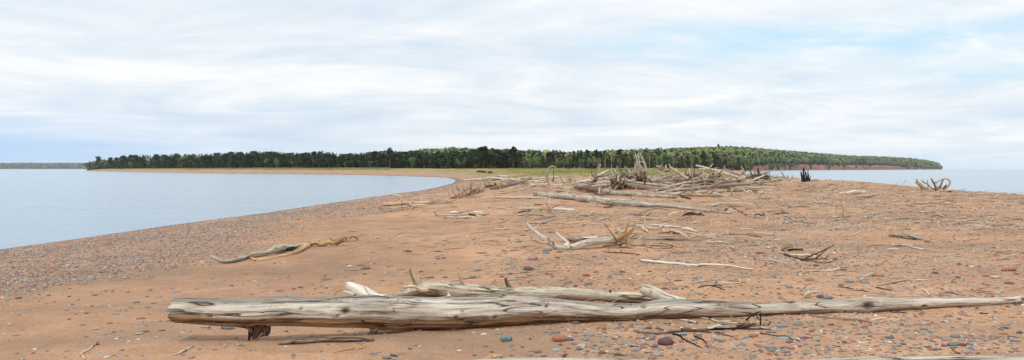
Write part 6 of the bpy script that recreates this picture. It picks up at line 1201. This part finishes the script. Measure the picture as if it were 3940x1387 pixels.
EX = dict(
 M1=[(855,425,90,72,'maroon','big rounded maroon stone standing on the sand under the black twigs'),(635,260,40,25,'maroon'),(50,260,58,38,'orange','rough orange stone on sand in front of the middle of the big log'),(1535,405,64,38,'lightgrey','speckled whitish angular stone among the black twigs'),(790,285,33,20,'darkgrey'),(555,270,45,19,'green'),
  (255,403,32,15,'green'),(75,430,45,20,'green'),(1360,553,45,26,'palegreen'),(1125,497,45,23,'cream'),(740,592,55,25,'palegreen'),(675,630,38,17,'green'),(450,538,35,25,'bluegrey'),(565,540,25,17,'white'),(60,567,52,28,'purple'),(258,588,40,30,'brown'),(160,580,45,15,'green'),(335,585,40,20,'palegreen'),(2160,533,55,35,'green'),
  (2210,497,120,30,'pink','long streaked pink stone at the right of the twig spray'),(2380,505,42,22,'green'),(2300,240,78,22,'bluegrey'),(2485,210,58,30,'blue'),(1945,357,60,26,'orange','flat orange brown stone beside the thin black twigs'),(1855,378,40,18,'bluegrey'),(2320,390,85,17,'palegreen'),(2020,545,33,20,'purple'),(1700,520,35,17,'green'),(1800,467,50,17,'bluegrey'),(2360,562,40,17,'purple'),
  (700,490,40,28,'darkgrey'),(760,517,33,20,'green'),(1070,345,45,20,'darkgrey'),(1070,265,38,15,'darkgrey'),(310,460,38,20,'green'),(590,390,38,16,'darkgrey'),(510,390,36,13,'red'),(1940,630,35,17,'palegreen'),(1660,628,38,15,'green'),(1050,548,25,15,'bluegrey'),(1125,600,28,15,'pink'),(2380,435,42,20,'purple'),(2125,318,38,13,'purple'),(1590,205,45,22,'grey'),(425,492,28,16,'dark')],
 M3=[(1868,350,78,50,'terracotta','big smooth terracotta stone on the sand before the big log'),(1285,360,66,42,'blue','jagged blue green stone on the sand left of the terracotta one'),(1215,295,34,19,'green'),(1036,308,34,22,'white','white banded stone on sand left of the jagged blue stone'),(1818,272,52,32,'grey'),(2048,172,45,32,'darkgrey'),(1985,362,48,22,'darkgrey'),(2200,305,58,28,'green'),(2115,432,56,26,'lightgrey','pale whitish wedge stone right of the terracotta one'),
  (2355,383,38,20,'green'),(2150,362,42,14,'green'),(1632,495,44,22,'purple'),(1835,473,48,24,'palegreen'),(760,485,30,14,'white'),(1050,432,28,16,'green'),(45,540,38,18,'dark'),(45,572,32,14,'lightgrey'),(1720,283,25,16,'bluegrey'),(2040,288,38,14,'purple'),(930,535,24,12,'purple'),(1535,537,42,16,'green'),(700,248,20,11,'palegreen'),(1340,430,30,14,'green'),(2260,425,24,15,'darkgrey'),(1700,545,36,12,'darkgrey'),(1935,528,26,14,'maroon'),(2235,497,34,17,'palegreen'),(130,518,34,13,'green'),(218,465,26,12,'maroon'),(780,366,22,11,'green'),(2090,470,34,13,'dark')],
 M2=[(1845,395,60,26,'blue','bright blue stone beside a maroon stone at lower right'),(1945,400,36,24,'maroon','maroon stone touching the bright blue stone at lower right'),(1790,343,50,24,'pink'),(1875,310,48,30,'grey','round grey stone behind the bright blue stone at lower right'),(2285,312,50,30,'tan','blocky tan cube like stone near the right edge'),(1175,325,48,22,'darkgrey'),(900,215,46,15,'red'),(345,255,36,19,'red'),(840,290,36,15,'red'),(1225,433,48,15,'green'),(415,345,48,17,'palegreen'),
  (1355,248,30,16,'bluegrey'),(960,310,28,16,'purple'),(2495,358,40,22,'bluegrey'),(2545,270,45,20,'darkgrey'),(105,430,35,20,'green'),(90,478,35,16,'purple'),(275,330,45,16,'maroon'),(375,300,33,13,'green'),(890,280,34,16,'palegreen'),(1060,285,48,17,'pink'),(1220,262,36,16,'bluegrey'),(970,265,34,13,'palegreen'),(660,270,28,13,'palegreen'),(1375,205,38,15,'bluegrey'),(1580,290,55,17,'green'),(1720,315,45,15,'palegreen'),(1665,445,38,16,'bluegrey'),(1580,425,38,15,'purple'),(2045,360,32,13,'bluegrey'),(2030,448,30,13,'blue'),(1485,185,30,12,'pink'),(2380,290,48,11,'red'),(2470,320,48,11,'maroon'),(300,160,27,14,'tan'),(105,372,38,17,'purple'),(700,380,35,14,'purple'),(1540,240,38,10,'purple'),(1240,103,36,10,'cream'),(2150,160,28,13,'tan'),(2340,250,25,15,'tan'),(300,492,55,13,'tan'),(805,222,30,13,'pink')],
 M4=[(1925,255,62,42,'pink','big rounded pink stone on sand below the antler branch'),(1865,395,70,36,'maroon','large dark maroon lumpy stone below the pink stone'),(2110,143,58,26,'bluegrey','flat blue grey stone touching the foot of the antler branch'),(2092,178,45,22,'blue','light blue stone just in front of the flat blue grey one'),(1655,150,35,17,'green'),(235,165,60,20,'dark','flat dark stone lying apart on the open sand left of centre'),(645,162,40,14,'dark'),(1182,412,48,28,'bluegrey'),(1612,322,60,28,'green'),(1660,370,42,20,'bluegrey'),(1965,362,45,18,'green'),(715,252,42,15,'darkgrey'),(640,230,33,12,'green'),(535,515,50,18,'darkgrey'),(742,510,32,17,'darkgrey'),(415,435,32,18,'darkgrey'),(1505,500,30,20,'maroon'),(1110,503,45,18,'green'),(1300,515,44,14,'cream'),(1355,432,40,16,'tan'),(1157,303,42,13,'green'),(2285,168,36,18,'darkgrey'),(1862,142,38,11,'green'),(1910,165,32,18,'palegreen'),(2130,468,48,15,'purple'),(2175,505,32,17,'bluegrey'),(1620,462,30,18,'purple'),(1530,158,35,14,'purple'),(110,412,38,12,'green'),(2250,605,34,18,'palegreen'),(2300,310,40,18,'palegreen')],
 M5=[(545,383,42,22,'terracotta'),(835,437,28,11,'brown'),(2455,285,68,28,'orange','wide orange brown stone near the right edge of the beach'),(2320,362,46,19,'cream','flat cream white stone left of a dark grey one near the right edge'),(2455,418,64,18,'darkgrey'),(925,400,38,26,'bluegrey'),(1075,410,45,19,'bluegrey'),(717,558,46,22,'bluegrey','blue grey stone resting right of the cream arching root'),(645,545,34,26,'purple','purple stone sheltered under the cream arching root'),(70,130,40,14,'maroon'),(1885,175,34,17,'lightgrey'),(1880,503,36,20,'bluegrey'),(1965,235,22,14,'darkgrey'),(1665,22,28,17,'red'),(1745,322,28,14,'dark'),(1550,185,28,14,'cream'),(1490,220,25,14,'tan'),(2240,437,42,9,'brown'),(350,458,30,13,'bluegrey'),(160,283,16,10,'orange'),(195,305,40,11,'palegreen'),(2425,190,28,13,'red'),(1240,525,38,12,'bluegrey'),(2350,123,28,10,'brown'),(2080,257,28,8,'white'),(1400,253,25,9,'cream'),(230,8,30,5,'white'),(2520,330,26,13,'brown')],
 K8=[(1815,800,42,25,'brown','round brown stone on the sand below the thin forked white twig'),(1670,868,42,16,'darkgrey'),(1960,605,28,13,'darkgrey'),(225,697,38,12,'cream'),(470,772,26,11,'brown'),(795,788,20,8,'dark'),(1175,632,24,10,'brown')],
 K6=[(575,420,48,22,'darkgrey','dark grey rounded stone between the antler tip and the crossed logs'),(1560,365,42,19,'grey'),(215,625,42,14,'darkgrey'),(710,590,42,11,'darkgrey'),(1220,543,30,17,'grey'),(1380,605,30,16,'grey'),(2540,645,50,24,'bluegrey'),(285,128,38,15,'grey'),(1875,515,28,12,'darkgrey'),(1505,495,28,14,'bluegrey')],
 M7=[(1590,514,28,12,'maroon'),(1055,540,40,14,'brown'),(2110,495,38,17,'bluegrey'),(2478,596,18,14,'red')],
 M8=[(420,148,24,14,'bluegrey'),(1805,128,24,18,'blue','small bright blue stone on pebbles right of the middle of the white stick'),(265,270,38,20,'red','flat salmon red stone below the left of the long white stick'),(512,283,28,22,'bluegrey'),(625,258,30,18,'green'),(605,305,30,10,'cream'),(1415,300,38,17,'bluegrey'),(1232,328,40,12,'maroon'),(1608,290,32,15,'lightgrey'),(1160,355,36,13,'green'),(1200,405,38,12,'green'),(1090,408,34,14,'purple'),(1320,395,22,14,'maroon'),(1460,470,26,13,'blue'),(2020,488,30,14,'palegreen'),(790,415,30,15,'orange'),(75,340,38,20,'green'),(290,362,42,17,'darkgrey'),(2105,35,45,14,'brown'),(2240,228,45,13,'palegreen'),(2208,205,20,12,'orange'),(150,386,26,12,'dark'),(935,230,22,12,'maroon'),(770,290,32,13,'palegreen')],
 M6=[(850,622,30,11,'white','white flat stone on the bottom left sand slope'),(1262,527,38,12,'red'),(1300,648,36,10,'red'),(132,680,34,9,'orange'),(1578,292,35,10,'pink'),(1245,668,38,9,'cream'),(1316,163,34,11,'orange'),(1035,490,36,9,'green'),(772,482,22,8,'dark'),(1215,385,30,9,'darkgrey'),(1370,393,28,7,'red'),(1455,637,26,8,'darkgrey'),(738,588,26,7,'red'),(1242,717,20,6,'white'),(1095,640,24,6,'green'),(1085,700,20,6,'bluegrey'),(945,673,20,6,'bluegrey'),(985,572,24,6,'maroon'),(1335,428,24,6,'darkgrey'),(200,180,35,10,'lightgrey'),(850,315,25,14,'grey'),(155,345,30,10,'dark')],
 A8=[(640,612,56,22,'bluegrey','blue grey stone in the gap under the left end of the big log'),(1885,74,45,16,'dark','dark flat stone on the sand above the white stub of the big log'),(1880,126,18,12,'red'),(1530,180,48,9,'darkgrey'),(1300,247,24,10,'darkgrey'),(1498,298,22,8,'orange'),(1420,342,22,7,'darkgrey'),(2210,208,20,9,'grey'),(170,292,38,9,'pink'),(235,655,24,8,'white'),(1742,57,28,10,'white'),(1155,22,20,9,'white'),(1080,175,22,7,'cream'),(885,193,20,6,'white'),(1200,310,22,8,'lightgrey'),(105,461,28,7,'darkgrey'),(1108,280,40,6,'pink'),(1960,850,36,10,'grey'),(2080,885,36,16,'bluegrey'),(1235,858,20,14,'bluegrey'),(2130,860,22,11,'dark'),(2215,88,30,8,'green')],
)
for fr, lst in EX.items():
    ox, oy, s = FR[fr]
    for e in lst:
        lab = e[5] if len(e) > 5 else None
        var = 3 if lab and ('jagged' in lab or 'angular' in lab or 'wedge' in lab) else 6 if lab and ('lumpy' in lab or 'cube' in lab or 'rough' in lab) else None
        stone(ox+e[0]*s, oy+e[1]*s, e[2]*s, e[3]*s, e[4], lab, var, sink=.26 if lab else .38)
CK = ['grey','bluegrey','green','palegreen','darkgrey','maroon','purple','red','pink','brown','orange','cream','white','lightgrey','tan','dark']
CPR = np.array([.13,.13,.10,.07,.08,.09,.07,.05,.07,.05,.03,.04,.02,.04,.02,.01]); CPR /= CPR.sum()
def more_stones():
    n = 0
    left = 300-sum(len(v) for v in EX.values())
    while n < left:
        u = rng.random()
        if u < .45: px, py = rng.uniform(2150, 3930), rng.uniform(1215, 1360)
        elif u < .85: px, py = rng.uniform(1950, 3930), rng.uniform(985, 1130)
        else: px, py = rng.uniform(1500, 3900), rng.uniform(860, 1000)
        hw = rng.uniform(8, 14)*(1.0 if py > 1000 else .8); stone(px, py, hw, hw*rng.uniform(.32, .5), rng.choice(CK, p=CPR)); n += 1
more_stones()
def relabel(items, group):
    by = {}
    for it in items: by.setdefault(it[3], []).append(it)
    for lab, L in by.items():
        L.sort(key=lambda t: t[1]); k = len(L)
        if k == 1: names = [lab]
        elif k == 2: names = ['leftmost '+lab, 'rightmost '+lab]
        elif k == 3: names = ['leftmost '+lab, 'middle '+lab, 'rightmost '+lab]
        else: names = [lab]*k
        for (o, px, py, l, cat), nmx in zip(L, names): tag(o, nmx, cat, group if k <= 3 else lab.replace(' stone', ' stones').replace(' stick', ' sticks').replace(' log ', ' logs ').replace(' branch ', ' branches '))
relabel(STONES, 'larger stones on the beach'); relabel(STICKS, 'loose driftwood sticks on the sand'); relabel(POLES, 'loose logs and branches of the driftwood pile')

PCOL = np.array([SC[c] for c in CK])*.88+np.array([.38,.28,.21])*.12
def pebbles(name, label, x, y, w, sub, prob=CPR, sink=.38, bright=1.15):
    V1, F1 = ico(sub); k = len(x); nv = len(V1)
    z = zf(x, y); sx = w*.5*(.8+.5*rng.random(k)); sy = sx*(.6+.35*rng.random(k)); sz = sx*(.28+.34*rng.random(k)); a = rng.normal(size=k)*.7
    B = V1[None]*np.stack([sx, sy, sz], -1)[:, None]*(1+.12*rng.normal(size=(k, nv, 1)))
    ca, sa = np.cos(a)[:, None], np.sin(a)[:, None]; tl = rng.normal(size=(k, 1))*.12
    X = B[..., 0]*ca-B[..., 1]*sa+x[:, None]; Y = B[..., 0]*sa+B[..., 1]*ca+y[:, None]; Z = B[..., 2]+B[..., 0]*tl+(z+sz*(1-2*sink))[:, None]
    c = PCOL[rng.choice(len(CK), k, p=prob)]*(.7+.6*rng.random((k, 1)))*bright
    mb = MB(); Vv = np.stack([X, Y, Z], -1).reshape(-1, 3)
    mb.add(Vv, None, (F1[None]+np.arange(k)[:, None, None]*nv).reshape(-1, 3), grain=Vv, stain=np.repeat(c, nv, 0))
    o = build(name, mb, M_PEB); tag(o, label, 'pebbles', kind='stuff')
def scatter(n, pxr, dr, dens):
    px = rng.uniform(*pxr, n); d = dr[0]*np.exp(rng.random(n)*math.log(dr[1]/dr[0])); x = (px-CX)/F*d; sd = shore_dist(x, d)
    k = (rng.random(n) < dens(px, d, x, sd)) & (sd > .2); return x[k], d[k]
def clump(x, d, s, sc_): return sstep(-.35, .45, noise2(x/sc_, d/(sc_*1.6), s))
# right and middle of the spit
def dr_(px, d, x, sd):
    r = sstep(-.5, 1.8, x+.9*noise2(x/1.5, d/2.5, 101)); c = .25+.75*clump(x, d, 102, .9)
    m = .10+.90*r*c
    ridge = (px < 2150) & (d < 7.2); m = np.where(ridge, m*.12, m)
    m = m*np.where((d > 7.0) & (d < 8.0) & (px > 2900) & (px < 3940), .55, 1)
    return m*sstep(7.0, 11, sd)*(px > 900)*(.30+.70*((px > 1500)|(d > 9)))
x, y = scatter(24000, (700, 4100), (5.2, 14), dr_); pebbles('pebbles', 'coloured pebbles strewn thickly over the near sand', x, y, .013+.036*rng.random(len(x))**2.6, 1)
x, y = scatter(26000, (1200, 4100), (12, 60), lambda p, d, x, s: (.15+.85*clump(x, d, 103, 1.6))*sstep(-3, 3, x)*sstep(10, 14, s)*(1-.6*sstep(20, 45, d)*(p < 2900)))
pebbles('pebbles', 'smaller pebbles spread over the middle and right sand', x, y, (.017+.04*rng.random(len(x))**2.4)*(1+y/60), 0)
x, y = scatter(9000, (2900, 4100), (20, 140), lambda p, d, x, s: (.2+.8*clump(x, d, 104, 3))*sstep(2, 8, s)); pebbles('pebbles', 'fine pebbles on the sand toward the right shore', x, y, (.03+.04*rng.random(len(x)))*(1+y/80), 0)
# very fine grit that gives the near sand its speckle
x, y = scatter(16000, (0, 4000), (5.3, 11), lambda p, d, x, s: (.3+.7*clump(x, d, 108, .6))*(.5+.5*(p > 1500))); pebbles('grit', 'dark and pale grit sprinkled on the near sand', x, y, .005+.007*rng.random(len(x)), 0)
# left shingle bank : dense, in wave sorted stripes that run along the shore
def dl(px, d, x, s):
    st = .50+.50*np.sin(s*1.05+1.2*noise2(x/3, d/12, 105)+.3); b = sstep(.6, 1.4, s)*(1-sstep(10.5, 14, s+1.6*noise2(x/3, d/5, 41)))
    return b*np.clip(.42+.6*st*(.5+.5*clump(x, d, 106, 1.5)), 0, 1)*(x < 2)
PL_ = CPR.copy(); PL_[[0,5,6,7,8,14]] *= 1.6; PL_[12] *= .4; PL_[4] *= .6; PL_[1] *= .8; PL_ /= PL_.sum()
x, y = scatter(125000, (-250, 1850), (7.5, 42), dl); pebbles('shingle', 'dense mixed shingle bank along the left shore', x, y, (.013+.036*rng.random(len(x))**2.2)*(1+y/60), 0, PL_, .36, 1.15)
x, y = scatter(36000, (300, 1900), (36, 210), dl); pebbles('shingle', 'fine shingle curving away along the bay', x, y, (.03+.04*rng.random(len(x)))*(1+y/90), 0, PL_, .36, 1.15)
x, y = scatter(5200, (0, 1500), (5.5, 22), lambda p, d, x, s: (.06+.3*clump(x, d, 107, 1.2))*(s > 11)); pebbles('pebbles', 'thin scatter of flat pebbles on the left sand slope', x, y, .018+.035*rng.random(len(x))**2, 1)
for o in bpy.data.objects:
    if '_b' in o: del o['_b']
